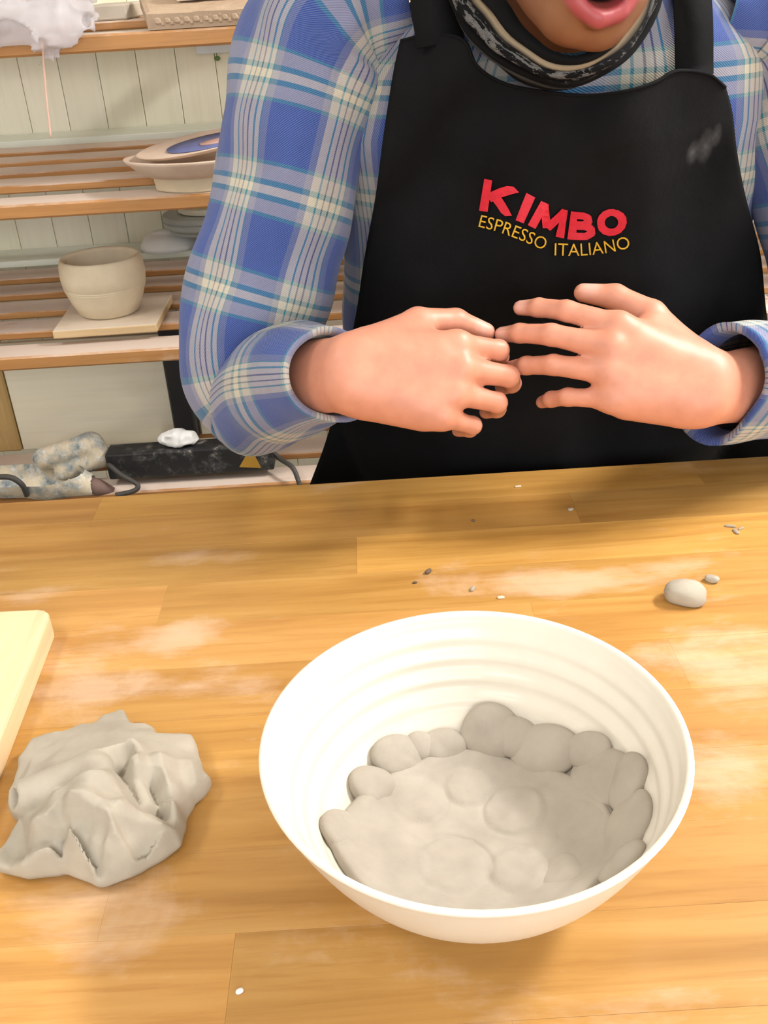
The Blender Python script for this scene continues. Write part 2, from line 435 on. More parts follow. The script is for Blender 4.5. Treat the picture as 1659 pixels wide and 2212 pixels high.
# ------------------------------------------------------------------ white bowl with pressed clay
BC = np.array([.0420, .4160, TZ]); BR = .1205; BH = .10
outer = [(0, .0), (.044, 0), (.047, .0015), (.050, .005), (.062, .0135), (.077, .0265), (.0905, .042), (.1015, .060), (.1100, .078), (.1165, .094), (.1180, .0975)]
po = spline(outer[2:], 30)
inn = [(.1140, .0968), (.1090, .083), (.1015, .065), (.0915, .047), (.0790, .0315), (.0640, .0190), (.0450, .0110), (.0200, .0075), (0.0, .0070)]
pi = spline(inn, 60)
pi_r = pi.copy()
for i, (r, z) in enumerate(pi): 
    amp = .0011*math.exp(-((z-.062)/.03)**2)*min(1, (i/6))
    pi_r[i, 0] = r+amp*math.sin(z*2*math.pi/.0125)
lip = [(.1180, .0975), (.1186, .0990), (.1183, .1000), (.1165, .1004), (.1150, .0998), (.1142, .0985)]
sc = BR/.1186
prof = [(0, 0), (.040, 0), (.0445, .0006)]+[tuple(x) for x in po]+lip[1:]+[tuple(x) for x in pi_r]
prof = [(r*sc, z*BH/.1004) for r, z in prof]
t = NT('white_glazed_bowl'); w = t.wpos(); n = t.noise(w, 30, 4); t.base(t.ramp(n, [(.3, lin((222, 214, 199))), (.7, lin((227, 220, 206)))]))
t.set('Roughness', .32); t.set('Coat Weight', .15); M['bowl'] = t.m
bowl = link('bowl', lathe_mesh('bowl', prof, 96, BC), M['bowl'], None, True)
tag(bowl, 'large cream-white bowl lined with pressed grey clay in the foreground', 'bowl')
PIN = np.array([(r*sc, z*BH/.1004) for r, z in pi])
def inner_z(r): return np.interp(r, PIN[::-1, 0], PIN[::-1, 1])
def hit_inner(px, py, off=0.0):
    """point on the inside of the bowl (raised by off along z) seen at a pixel"""
    d = ray(px, py); ts = np.linspace(.30, 1.1, 6000); P = CAM+ts[:, None]*d
    q = P-BC; r = np.hypot(q[:, 0], q[:, 1]); f = q[:, 2]-inner_z(r)-off
    k = np.nonzero((f < 0) & (q[:, 2] < BH) & (r < BR*.99))[0]
    return P[k[0]]
def inner_normal(p):
    q = p-BC; r = math.hypot(q[0], q[1]); s = (inner_z(r+.002)-inner_z(max(r-.002, 0)))/.004
    n = np.array([-s*q[0]/max(r, 1e-6), -s*q[1]/max(r, 1e-6), 1.0]); return n/np.linalg.norm(n)
pressed = empty('pressed_clay', (BC[0], BC[1], TZ+.008)); tag(pressed, 'grey clay pads pressed together inside the white bowl', 'clay')
# boundary of the pressed sheet in the bowl (points around the clay, seen pixels)
bd = [(700, 1800), (745, 1740), (800, 1690), (880, 1650), (1000, 1610), (1120, 1640), (1210, 1660), (1290, 1700), (1330, 1760), (1370, 1830)]
# polar extent of the sheet
B3 = [hit_inner(*p, .006)-BC for p in bd]
ang = np.array([math.atan2(p[1], p[0]) for p in B3]); rad = np.array([math.hypot(p[0], p[1]) for p in B3])
ang = np.append(ang, [-2.9, -2.4, -2.0, -1.57, -1.1, -.7, -.35]); rad = np.append(rad, [.087, .084, .084, .084, .085, .086, .088])
od = np.argsort(ang); ang, rad = ang[od], rad[od]
def sheet_r(a): return np.interp(a, np.concatenate([ang-2*math.pi, ang, ang+2*math.pi]), np.tile(rad, 3))
NA, NR = 120, 36
V = []; 
for i in range(NR+1):
    f = i/NR
    for j in range(NA):
        a = -math.pi+2*math.pi*j/NA; rr = sheet_r(a)*f
        zt = inner_z(rr)+.0105
        if f > .86: zt = inner_z(rr)+.0105*math.sqrt(max(0, 1-((f-.86)/.14)**2))+.0004
        V.append([BC[0]+rr*math.cos(a), BC[1]+rr*math.sin(a), BC[2]+zt])
V = np.array(V); fr = np.repeat(np.arange(NR+1)/NR, NA)
dn = vnoise(V, .022)*.0022+vnoise(V+5, .009)*.0009
# rims of single pads that are still readable in the sheet (seen pixel centre, radius)
for (px, py, rp) in ((1110, 1750, .019), (905, 1730, .017), (830, 1860, .026), (980, 1870, .022), (1120, 1880, .018), (1010, 1700, .015)):
    c = hit_inner(px, py, .010); dd = np.hypot(V[:, 0]-c[0], V[:, 1]-c[1])
    dn += .0022*np.clip(1-(dd/rp)**2, 0, 1)**.6 - .0010*np.exp(-((dd-rp*1.02)/.0016)**2)
V[:, 2] += dn*np.clip((1-fr)*8, 0, 1)
Fc = [(i*NA+j, i*NA+(j+1) % NA, (i+1)*NA+(j+1) % NA, (i+1)*NA+j) for i in range(NR) for j in range(NA)]
Fc = [f[::-1] for f in Fc]
link('clay_sheet', meshd('clay_sheet', V, Fc), M['clay_in'], pressed, True)
def pad(name, px, py, ra, rb, th, rot=0., mat=None, parent=None, off=.006, seed=0):
    """one flattened clay ball on the bowl wall: half axes ra, rb and thickness th"""
    c = hit_inner(px, py, off); n = inner_normal(c)
    ex = np.cross([0, 1., 0], n); ex /= np.linalg.norm(ex); ey = np.cross(n, ex)
    e1 = math.cos(rot)*ex+math.sin(rot)*ey; e2 = np.cross(n, e1)
    bm = bmesh.new(); bmesh.ops.create_icosphere(bm, subdivisions=4, radius=1.0)
    co = np.array([v.co for v in bm.verts])
    # slightly squared disc profile
    co[:, 2] = np.sign(co[:, 2])*np.abs(co[:, 2])**.85
    P = co[:, :1]*ra*e1+co[:, 1:2]*rb*e2+co[:, 2:]*th*n+c
    P += (vnoise(P+seed*3.1, .014)*.0014+vnoise(P+seed, .006)*.0005)[:, None]*n+(vnoise(P+seed*1.7, .018)*.0016)[:, None]*e1
    for v, p in zip(bm.verts, P): v.co = p
    return link(name, bm_mesh(name, bm), mat, parent, True)
pads = [(a_, b_, c_*1.12, d_*1.12, e_*.74, f_) for (a_, b_, c_, d_, e_, f_) in [(805, 1700, .0145, .0125, .0085, .2), (858, 1632, .0165, .0125, .0085, .3), (958, 1612, .0140, .0110, .008, 0), (908, 1612, .0095, .009, .0075, 0),
        (1060, 1582, .0180, .0175, .0085, .4), (1112, 1592, .0120, .0165, .0075, 1.0), (1175, 1622, .0215, .0160, .009, -.4), (1268, 1620, .0150, .0105, .007, -.5),
        (1300, 1680, .0225, .0170, .008, -.7), (1355, 1690, .0135, .0165, .008, -.9), (1245, 1790, .0240, .0215, .0085, -.6), (1352, 1790, .0185, .0225, .0085, -.5),
        (745, 1800, .0165, .0145, .0085, .3), (1345, 1862, .0150, .0120, .008, 0), (1215, 1885, .0190, .0160, .008, 0)]]
for i, (px, py, ra, rb, th, ro) in enumerate(pads):
    pad('clay_pad', px, py, ra, rb, th, ro, M['clay_in'], pressed, seed=i+1)

# ------------------------------------------------------------------ torn clay lump
def lump():
    def tz(px, py, z=0.0): p = atZ(px, py, TZ+z); return p[:2]
    out = [(8, 1862), (55, 1790), (30, 1740), (40, 1660), (75, 1610), (150, 1605), (265, 1556), (290, 1590), (330, 1592), (345, 1612), (412, 1606), (430, 1660), (444, 1690),
           (415, 1730), (400, 1770), (380, 1820), (300, 1870), (215, 1894), (140, 1868), (60, 1878)]
    poly = np.array([tz(x, y, .008) for x, y in out])
    cp = [(45, 1700, .030), (70, 1640, .022), (150, 1640, .036), (250, 1580, .026), (190, 1690, .052), (260, 1640, .044), (230, 1730, .056), (330, 1640, .034), (320, 1700, .036),
          (410, 1640, .024), (425, 1690, .020), (370, 1720, .034), (130, 1740, .050), (70, 1770, .040), (170, 1790, .050), (250, 1790, .044), (330, 1780, .042), (380, 1790, .030),
          (250, 1850, .026), (320, 1840, .026), (60, 1850, .012), (130, 1850, .020), (200, 1875, .016), (100, 1810, .030), (30, 1855, .010)]
    C2 = np.array([tz(x, y, h) for x, y, h in cp]); Hc = np.array([h for *_, h in cp])
    creases = [((150, 1690), (275, 1625), -.012, .006), ((255, 1650), (300, 1720), -.013, .005), ((320, 1665), (335, 1705), -.014, .006), ((330, 1720), (420, 1725), -.008, .006),
               ((120, 1720), (230, 1700), .007, .006), ((240, 1750), (330, 1800), -.010, .010), ((200, 1790), (300, 1850), .007, .004), ((215, 1800), (270, 1860), -.004, .006),
               ((60, 1650), (120, 1640), -.007, .006), ((290, 1600), (300, 1650), .006, .005), ((345, 1620), (360, 1680), .006, .006), ((80, 1700), (280, 1600), .006, .006),
               ((130, 1760), (210, 1790), -.012, .005), ((60, 1780), (130, 1775), -.012, .004), ((140, 1800), (230, 1840), -.010, .006), ((250, 1830), (390, 1790), .006, .005),
               ((160, 1745), (270, 1750), .006, .005), ((350, 1760), (400, 1745), .005, .005)]
    from mathutils.geometry import delaunay_2d_cdt
    pcn = poly.mean(0); TP = np.vstack([C2, poly, pcn+(poly-pcn)*1.3]); TH_ = np.concatenate([Hc, np.tile([.012, .018], len(poly))[:len(poly)], np.full(len(poly), .012)])
    res = delaunay_2d_cdt([Vector(p) for p in TP], [], [], 0, 1e-6); TRI = [list(f) for f in res[2] if len(f) == 3]
    CR = [(tz(*p, .04), tz(*q, .04), d, wd_) for p, q, d, wd_ in creases]
    def poly_sd(X, Yv):
        d = np.full(X.shape, 1e9); s = np.ones(X.shape); n = len(poly)
        for i in range(n):
            a = poly[i]; b = poly[(i+1) % n]; e = b-a; wx = X-a[0]; wy = Yv-a[1]
            t = np.clip((wx*e[0]+wy*e[1])/(e@e), 0, 1); d = np.minimum(d, (wx-e[0]*t)**2+(wy-e[1]*t)**2)
            c1 = Yv >= a[1]; c2 = Yv < b[1]; c3 = e[0]*wy > e[1]*wx
            k = (c1 & c2 & c3) | (~c1 & ~c2 & ~c3); s = np.where(k, -s, s)
        return s*np.sqrt(d)
    def fn(P):
        X2 = P[:, :, 0, 0]; Y2 = P[:, :, 0, 1]; Zr = P[..., 2]-TZ
        d2 = poly_sd(X2, Y2)
        w = 0; hh = 0
        for (cx, cy), h in zip(C2, Hc):
            k = 1/((X2-cx)**2+(Y2-cy)**2+2e-5)**1.7; w = w+k; hh = hh+k*h
        hh = hh/w
        tin = np.full(X2.shape, np.nan)
        for tri in TRI:
            (ax_, ay_), (bx2, by2), (cx_, cy_) = TP[tri]; det = (by2-cy_)*(ax_-cx_)+(cx_-bx2)*(ay_-cy_)
            if abs(det) < 1e-12: continue
            l1 = ((by2-cy_)*(X2-cx_)+(cx_-bx2)*(Y2-cy_))/det; l2 = ((cy_-ay_)*(X2-cx_)+(ax_-cx_)*(Y2-cy_))/det; l3 = 1-l1-l2
            mk = (l1 >= -1e-6) & (l2 >= -1e-6) & (l3 >= -1e-6); tin = np.where(mk, l1*TH_[tri[0]]+l2*TH_[tri[1]]+l3*TH_[tri[2]], tin)
        hh = np.where(np.isnan(tin), hh, .72*tin+.28*hh)
        for a, b, dp, wd_ in CR:
            e = b-a; t = np.clip(((X2-a[0])*e[0]+(Y2-a[1])*e[1])/(e@e), 0, 1)
            dd = np.hypot(X2-a[0]-e[0]*t, Y2-a[1]-e[1]*t); hh = hh+dp*np.maximum(0, 1-dd/(wd_*1.6))
        q2 = np.stack([X2, Y2, X2*0], -1)
        hh = hh+vnoise(q2+3, .016)*.0018+vnoise(q2+9, .007)*.0006
        d2 = d2+vnoise(q2, .012)*.0035+vnoise(q2+4, .03)*.003
        # sides lean in with height, edges undercut near the table
        side = d2[:, :, None]+np.maximum(0, Zr-.010)*.20-.003+np.maximum(0, .006-Zr)*.7
        top = (Zr-hh[:, :, None])*.75
        d = smax(smax(side, top, .0025), -Zr, .001)
        # rolled end with a finger hole at the left
        c = atZ(60, 1722, TZ+.030); e1 = np.array([.86, -.5, .1])
        roll = sd_caps(P, c, c+np.array([.040, .012, .006]), .0125, .014); d = smin(d, roll, .004)
        hole = sd_caps(P, c+np.array([-.016, -.010, .006]), c+np.array([.010, .004, .002]), .0065, .004); d = smax(d, -hole, .003)
        for hx, hy, r in ((178, 1752, .005), (330, 1680, .005)):
            c2 = atZ(hx, hy, TZ+.05); d = smax(d, -sd_ell(P, c2, (r*1.4, r, r)), .004)
        return d
    lo = (poly[:, 0].min()-.012, poly[:, 1].min()-.012, TZ-.003); hi = (poly[:, 0].max()+.012, poly[:, 1].max()+.012, TZ+.075)
    Vv, Fv = nets(fn, lo, hi, .0016)
    Vv[:, 2] = np.maximum(Vv[:, 2], TZ+.0002)
    o = link('clay_lump', np_mesh('clay_lump', Vv, Fv), M['clay'], None, True)
    tag(o, 'torn folded lump of grey clay lying left of the white bowl', 'clay')
lump()

# ------------------------------------------------------------------ pale board at the left
def board():
    th = .022; zt = TZ+th
    A = atZ(112, 1313, zt); B = atZ(-40, 1690, zt)        # far right corner and a lower point of the right edge (top face)
    d = (B-A)/np.linalg.norm(B-A); n = np.array([-d[1], d[0], 0])
    if n[0] > 0: n = -n
    Ln, Wd = .36, .24
    P = [A, A+d*Ln, A+d*Ln+n*Wd, A+n*Wd]
    # far edge follows the photographed one: slightly off square
    f = atZ(-300, 1333, zt); fd = (f-A)/np.linalg.norm(f-A); P[3] = A+fd*Wd; P[2] = P[1]+fd*Wd
    bm = bmesh.new(); bot = [bm.verts.new((p[0], p[1], TZ+.0002)) for p in P]; top = [bm.verts.new((p[0], p[1], zt)) for p in P]
    bm.faces.new(bot); bm.faces.new(top)
    for i in range(4): bm.faces.new((bot[i], bot[(i+1) % 4], top[(i+1) % 4], top[i]))
    bmesh.ops.recalc_face_normals(bm, faces=bm.faces)
    ve = [e for e in bm.edges if abs(e.verts[0].co.z-e.verts[1].co.z) > .01]
    bmesh.ops.bevel(bm, geom=ve, offset=.012, segments=3, affect='EDGES', profile=.5)
    te = [e for e in bm.edges if all(v.co.z > zt-.001 for v in e.verts)]
    bmesh.ops.bevel(bm, geom=te, offset=.0028, segments=2, affect='EDGES', profile=.5)
    M['board'] = m_wood('pale_maple', (230, 198, 152), (240, 213, 172), 'Y', .5, .5, bump=.05)
    o = link('wooden_board', bm_mesh('wooden_board', bm), M['board']); tag(o, 'thick pale wooden board with rounded corner on the bench beside the clay lump', 'board')
board()

# ------------------------------------------------------------------ clay bits on the bench
def pebble(name, px, py, r, label, mat, group=None, rot=0., seed=1, flat=0):
    c = atZ(px, py, TZ); Rm = np.array(Euler((.0, 0, rot)).to_matrix())
    r = np.array(r); cc = c+np.array([0, 0, r[2]*.8])
    bm = bmesh.new(); bmesh.ops.create_icosphere(bm, subdivisions=3, radius=1.0)
    co = np.array([v.co for v in bm.verts])
    co = np.sign(co)*np.abs(co)**.8
    P = (co*r)@Rm.T
    P = P*(1+.16*vnoise(P+seed*2.3, r[0]*.9)[:, None]+.05*vnoise(P+seed, r[0]*.35)[:, None])+cc
    P[:, 2] = np.maximum(P[:, 2], TZ+.0002)
    for v, p in zip(bm.verts, P): v.co = p
    o = link(name, bm_mesh(name, bm), mat, None, True); tag(o, label, 'clay', group); return o
pebble('clay_pebble', 1480, 1298, (.0165, .0125, .0095), 'thumb-sized grey clay pebble on the bench, biggest of the loose bits', M['clay'], rot=-.35, seed=4)
pebble('clay_pebble', 1537, 1256, (.0062, .0042, .0035), 'small grey clay bit just behind the thumb-sized pebble', M['clay'], rot=-.6, seed=8)
M['crumb'] = m_clay('dry_clay_crumb', (150, 136, 116), (176, 164, 146))
M['crumb_dark'] = m_clay('dark_clay_crumb', (96, 78, 62), (120, 102, 86))
gp = 'clay crumbs scattered on the bench'
pebble('clay_crumb', 925, 1237, (.0042, .0022, .0018), 'dark little clay crumb behind the bowl, nearest the stave end', M['crumb_dark'], gp, .9, 3)
pebble('clay_crumb', 1021, 1274, (.0040, .0018, .0016), 'thin greyish clay crumb just behind the bowl rim', M['crumb'], gp, 1.1, 5)
pebble('clay_crumb', 1232, 1102, (.0032, .0022, .0014), 'pale clay crumb on the far staves below the hands', M['crumb'], gp, .2, 6)
pebble('clay_crumb', 896, 1260, (.0022, .0012, .0010), 'tiny brown crumb left of the thin greyish one', M['crumb_dark'], gp, .1, 7)
pebble('clay_crumb', 1082, 1292, (.0032, .0018, .0010), 'flat whitish crumb touching the space behind the bowl rim', M['bisque'], gp, .0, 9)
pebble('clay_crumb', 1022, 1126, (.0016, .0012, .0010), 'tiny dark speck of clay on the far middle staves', M['crumb_dark'], gp, .0, 10)
pebble('clay_crumb', 1118, 1052, (.0034, .0012, .0009), 'pale sliver of clay near the far edge of the bench', M['bisque'], gp, .1, 11)
pebble('clay_crumb', 518, 2142, (.0022, .0016, .0008), 'white speck of dry clay at the near edge left of the bowl', M['white'], gp, .5, 12)
for i, (px, py, r, ro) in enumerate([(1578, 1138, (.0056, .0016, .0012), -.3), (1590, 1150, (.0022, .0046, .0012), .2), (1600, 1143, (.0040, .0014, .0010), .5)]):
    pebble('clay_shaving', px, py, r, ['grey clay shaving on the right, topmost of the three-piece scrap', 'upright middle sliver of the grey clay scrap on the right', 'right-hand sliver of the three-piece grey clay scrap'][i], M['crumb'], 'clay shavings on the right of the bench', ro, 13+i)

# ------------------------------------------------------------------ person
def unit(v): v = np.asarray(v, float); return v/np.linalg.norm(v)
TCX = .195
TORSO = np.array([  # z, cx, cy, rx, ry
    (.50, TCX, 1.16, .165, .115), (.62, TCX, 1.14, .19, .115), (.75, TCX, 1.115, .222, .115), (.88, TCX, 1.095, .230, .118), (1.00, TCX, 1.08, .222, .120),
    (1.08, TCX, 1.072, .224, .118), (1.14, TCX+.003, 1.068, .210, .110), (1.185, TCX+.006, 1.066, .165, .098), (1.215, TCX+.010, 1.064, .120, .084), (1.24, TCX+.012, 1.06, .075, .070)])
def torso_at(z): return [np.interp(z, TORSO[:, 0], TORSO[:, i]) for i in (1, 2, 3, 4)]
# arm joints
SH_R = atY(712, 70, 1.06); EL_R = atY(535, 835, .985); WR_R = atY(752, 806, .815)
SH_L = np.array([2*TCX-SH_R[0]+.01, 1.06, SH_R[2]-.01]); EL_L = atY(1850, 800, .985); WR_L = atY(1540, 838, .815)
# head frame
HF = unit((.10, -.95, -.24)); HU = np.array([.24, 0, 1.0]); HU = unit(HU-HF*(HU@HF)); HX = np.cross(HF, HU)
HR = np.stack([HX, HF, HU], 1)                 # local -> world columns
MOUTH = atY(1302, -20, .842); HO = MOUTH-HR@np.array([0, .097, -.070])
def head_sdf(P):
    q = (P-HO)@HR
    x, y, z = q[..., 0], q[..., 1], q[..., 2]
    S = np.stack([np.abs(x), y, z], -1)
    d = sd_ell(q, (0, -.012, .030), (.076, .096, .088))
    d = smin(d, sd_ell(q, (0, .030, -.035), (.064, .062, .075)), .03)
    d = smin(d, sd_ell(q, (0, .050, -.075), (.050, .048, .038)), .025)
    d = smin(d, sd_caps(S, (.052, .000, -.055), (.018, .078, -.098), .018, .016), .022)          # jaw
    d = smin(d, sd_ell(q, (0, .078, -.100), (.022, .018, .016)), .015)                            # chin
    d = smin(d, sd_ell(S, (.040, .066, -.020), (.022, .020, .018)), .02)                          # cheeks
    d = smin(d, sd_caps(q, (0, .090, .012), (0, .116, -.026), .009, .012), .012)                  # nose
    d = smin(d, sd_ell(S, (.012, .100, -.030), (.010, .012, .009)), .006)
    d = smin(d, sd_caps(S, (.012, .086, .026), (.045, .068, .024), .010, .008), .012)             # brow
    d = smax(d, -sd_ell(S, (.031, .095, .008), (.016, .016, .011)), .010)                         # eye sockets
    d = smin(d, sd_ell(S, (.031, .076, .007), (.0125, .0125, .0125)), .003)
    d = smin(d, sd_ell(S, (.031, .0795, .0155), (.0155, .0125, .0060)), .004); d = smin(d, sd_ell(S, (.031, .0775, -.0035), (.0145, .0115, .0050)), .004)   # lids
    ear = smax(sd_ell(S, (.078, -.008, -.005), (.010, .020, .032)), -sd_ell(S, (.088, -.004, -.003), (.008, .012, .021)), .004)
    d = smin(d, ear, .006)
    d = smin(d, sd_ell(q, (0, .082, -.066), (.032, .022, .026)), .014)                            # muzzle
    # open rounded mouth: upper and lower lip around a dark opening
    def arc(zc, zs, r):
        e = 1e9
        pts = [(-.028, .086, -.068), (-.018, .098, zc*.6-.068*.4+zs), (0, .104, zc+zs), (.018, .098, zc*.6-.068*.4+zs), (.028, .086, -.068)]
        rr = [.004, r*.85, r, r*.85, .004]
        for i in range(4): e = np.minimum(e, sd_caps(q, pts[i], pts[i+1], rr[i], rr[i+1])) if i else sd_caps(q, pts[0], pts[1], rr[0], rr[1])
        return e
    d = smin(d, arc(-.086, -.002, .0088), .005); d = smin(d, arc(-.050, .001, .0068), .005)
    d = smax(d, -sd_ell(q, (0, .098, -.069), (.0175, .034, .0115)), .004)
    # neck
    nb = (np.array([TCX+.012, 1.055, 1.15])-HO)@HR
    d = smin(d, sd_caps(q, (0, -.020, -.06), nb, .054, .062), .02)
    return d
def head_col(V):
    q = (V-HO)@HR; x, y, z = q.T
    C = np.tile(np.array(lin((172, 116, 78))[:3]), (len(V), 1))
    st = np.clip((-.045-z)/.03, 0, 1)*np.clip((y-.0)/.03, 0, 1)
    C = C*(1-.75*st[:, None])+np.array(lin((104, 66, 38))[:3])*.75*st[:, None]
    lipd = np.minimum(np.abs(np.hypot(x/.028, (z+.068)/.0215)-.86), 9)
    lip = np.clip((.40-lipd)/.16, 0, 1)*(y > .078)
    C = C*(1-lip[:, None])+np.array(lin((158, 66, 70))[:3])*lip[:, None]
    ins = ((np.hypot(x/.0172, (z+.069)/.0112) < 1.0) & (y > .05) & (y < .0965)).astype(float)*np.clip((.095-y)/.008, 0, 1)
    C = C*(1-ins[:, None])+np.array((.015, .006, .006))*ins[:, None]
    return C
# hands ------------------------------------------------------------------
def hand_sdf(wr, a, n, mirror, mcp, pip, dip, spread, thumb, s=1.0, elbow=None):
    """wr wrist, a finger direction, n dorsal normal; returns fn(P), nail list, joints"""
    a = unit(a); n = unit(np.asarray(n)-a*(np.asarray(n)@a)); b = np.cross(n, a)
    if mirror: b = -b
    Rm = np.stack([a, b, n], 1)
    L = lambda v: wr+Rm@(np.asarray(v, float)*s)
    prim = []     # (a, b, ra, rb, k)
    def cap(p, q, r1, r2, k): prim.append((L(p), L(q), r1*s, r2*s, k*s))
    base = [(.092, .0275, 0), (.0955, .0065, .003), (.0905, -.0145, .001), (.081, -.0335, -.004)]
    root = [(.012, .014, 0), (.010, .005, .001), (.010, -.006, .001), (.012, -.015, -.002)]
    lens = [(.046, .027, .021), (.051, .031, .022), (.047, .029, .021), (.037, .022, .019)]
    rad = [(.0100, .0088, .0080, .0066), (.0103, .0092, .0082, .0068), (.0097, .0086, .0078, .0064), (.0086, .0076, .0068, .0056)]
    for r0, b0 in zip(root, base): cap(r0, b0, .0150, .0118, .014)
    cap((.03, .012, .001), (.075, .018, .0), .015, .012, .014); cap((.03, -.012, .0), (.07, -.022, -.003), .015, .012, .014)
    cap((.022, .022, -.010), (.060, .040, -.014), .0185, .0130, .016)       # thenar
    cap((.020, -.022, -.008), (.064, -.031, -.010), .0150, .0120, .014)     # hypothenar
    fd = unit(elbow-wr)
    for sg in (1, -1): prim.append((L((.0, .0115*sg, 0)), wr+fd*.085+Rm[:, 1]*.013*sg, .0185*s, .0235*s, .02*s))
    nails = []
    for f in range(4):
        p = np.array(base[f], float); ang = 0; sp = spread[f]; rr = rad[f]
        for k in range(3):
            ang += (mcp[f], pip[f], dip[f])[k]
            d = np.array([math.cos(ang)*math.cos(sp), math.sin(sp)*math.cos(ang)+math.sin(sp)*.0, -math.sin(ang)])
            q = p+d*lens[f][k]; cap(p, q, rr[k], rr[k+1], .0035 if k else .008)
            if k == 2: nails.append((L(p+d*lens[f][k]*.75+np.array([math.sin(ang), 0, math.cos(ang)])*rr[3]*.85), rr[3]*s))
            p = q
    for i in range(len(thumb)-1):
        (p, r1), (q, r2) = thumb[i], thumb[i+1]; cap(p, q, r1, r2, .008 if i == 0 else .004)
    tp, tr = thumb[-1]
    nails.append((L(np.array(tp)+np.array([-.004, .004, .006])), tr*s))
    def fn(P):
        d = None
        for (p, q, r1, r2, k) in prim:
            e = sd_caps(P, p, q, r1, r2); d = e if d is None else smin(d, e, k)
        return d
    pts = np.array([x for pr in prim for x in pr[:2]])
    return fn, nails, pts, Rm
D = math.radians
hR = hand_sdf(atY(748, 806, .812), (.985, -.02, -.09), (.0, -.80, .52), False, [D(32), D(30), D(32), D(38)], [D(48), D(46), D(50), D(52)], [D(28)]*4, [D(3), 0, D(-3), D(-6)],
              [((.020, .024, -.010), .0170), ((.060, .050, -.022), .0135), ((.094, .056, -.034), .0110), ((.122, .050, -.044), .0082)], 1.06, EL_R)
hL = hand_sdf(atY(1532, 842, .812), (-.895, .03, .36), (-.15, -.80, .62), True, [D(20), D(22), D(26), D(34)], [D(24), D(26), D(30), D(36)], [D(14)]*4, [D(4), D(0), D(-3), D(-8)],
              [((.020, .024, -.010), .0170), ((.058, .054, -.024), .0135), ((.090, .064, -.036), .0110), ((.116, .062, -.046), .0082)], 1.06, EL_L)
SKIN = np.array(lin((204, 140, 114))[:3])
def hand_col(V, h):
    nails = h[1]; C = np.tile(SKIN, (len(V), 1))
    nz = vnoise(V, .02); C = C*(1+.07*nz)[:, None]
    for p, r in nails:
        w = np.clip(1.5-np.linalg.norm(V-p, axis=1)/(r*.95), 0, 1)[:, None]
        C = C*(1-.6*w)+np.array(lin((236, 190, 176))[:3])*.6*w
    return C
VA, FA, CA = [], [], []
def addm(V, Fq, C):
    off = sum(len(v) for v in VA); VA.append(V); FA.append(Fq+off); CA.append(C)
Vh, Fh = nets(head_sdf, HO-np.array([.15, .16, .16]), HO+np.array([.15, .16, .16]), .0032); addm(Vh, Fh, head_col(Vh))
for h in (hR, hL):
    lo = h[2].min(0)-.026; hi = h[2].max(0)+.026
    Vh, Fh = nets(h[0], lo, hi, .0022); addm(Vh, Fh, hand_col(Vh, h))
def core(P):
    d = None
    for i in range(len(TORSO)-1):
        z0, cx, cy, rx, ry = TORSO[i]; z1, cx1, cy1, rx1, ry1 = TORSO[i+1]
    for (z, cx, cy, rx, ry) in TORSO[::2]:
        e = sd_ell(P, (cx, cy, z), (rx-.03, ry-.03, .11)); d = e if d is None else smin(d, e, .04)
    for S_, E_, W_ in ((SH_R, EL_R, WR_R), (SH_L, EL_L, WR_L)):
        d = smin(d, sd_caps(P, S_, E_, .040, .034), .03); d = smin(d, sd_caps(P, E_, W_+(E_-W_)*.25, .034, .028), .01)
    d = smax(d, P[..., 2]-1.19, .01)
    for sx in (-.10, .10):
        d = smin(d, sd_caps(P, (TCX+sx*.8, 1.12, .56), (TCX+sx*1.3, .72, .57), .062, .05), .03)
        d = smin(d, sd_caps(P, (TCX+sx*1.3, .72, .57), (TCX+sx*1.3, .74, .10), .045, .036), .02)
    return d
Vh, Fh = nets(core, (-.32, .62, .02), (.80, 1.32, 1.26), .012); addm(Vh, Fh, np.tile(SKIN, (len(Vh), 1)))
bme = np_mesh('person_body', np.vstack(VA), np.vstack(FA)); col_attr(bme, np.vstack(CA))
t = NT('skin'); at = t.new('ShaderNodeVertexColor'); at.layer_name = 'Col'; w = t.wpos(); n = t.noise(w, 70, 4)
t.base(t.mix(.35, at.outputs[0], t.mix(1.0, at.outputs[0], t.ramp(n, [(.3, (.8, .68, .64, 1)), (.7, (1.12, 1.1, 1.08, 1))]), 'MULTIPLY')))
t.set('Roughness', .48); t.set('Subsurface Weight', .12); t.set('Subsurface Radius', (.9, .35, .2)); t.set('Subsurface Scale', .006); t.bump(t.noise(w, 420, 3), .12, .0005); M['skin'] = t.m
person = link('person', bme, M['skin'], None, True)
tag(person, 'seated person in blue plaid shirt and black apron rolling clay between both hands', 'person')
# eyes and hair
t = NT('eye'); tc = t.wpos(); t.set('Base Color', (.8, .78, .75, 1)); t.set('Roughness', .1); M['eye'] = t.m
M['hair'] = m_plain('dark_hair', (40, 30, 24), .5, .3, 200)
for sx in (-1, 1):
    bm = bmesh.new(); bmesh.ops.create_uvsphere(bm, u_segments=16, v_segments=10, radius=.0118)
    bmesh.ops.translate(bm, vec=Vector(HO+HR@np.array([sx*.031, .0795, .007])), verts=bm.verts); ey = link('eye', bm_mesh('eye', bm), M['eye'], person, True)
    bm = bmesh.new(); bmesh.ops.create_uvsphere(bm, u_segments=14, v_segments=8, radius=.0062); bmesh.ops.translate(bm, vec=Vector(HO+HR@np.array([sx*.031, .0858, .0055])), verts=bm.verts); link('iris', bm_mesh('iris', bm), M['hair'], ey, True)
def hair_fn(P):
    q = (P-HO)@HR
    d = sd_ell(q, (0, -.016, .034), (.083, .102, .096))
    d = smax(d, -(q[..., 2]-.045+np.maximum(0, -q[..., 1]-.0)*1.0+np.maximum(0, q[..., 1])*-.25), .01)
    return d+vnoise(P, .008)*.0022
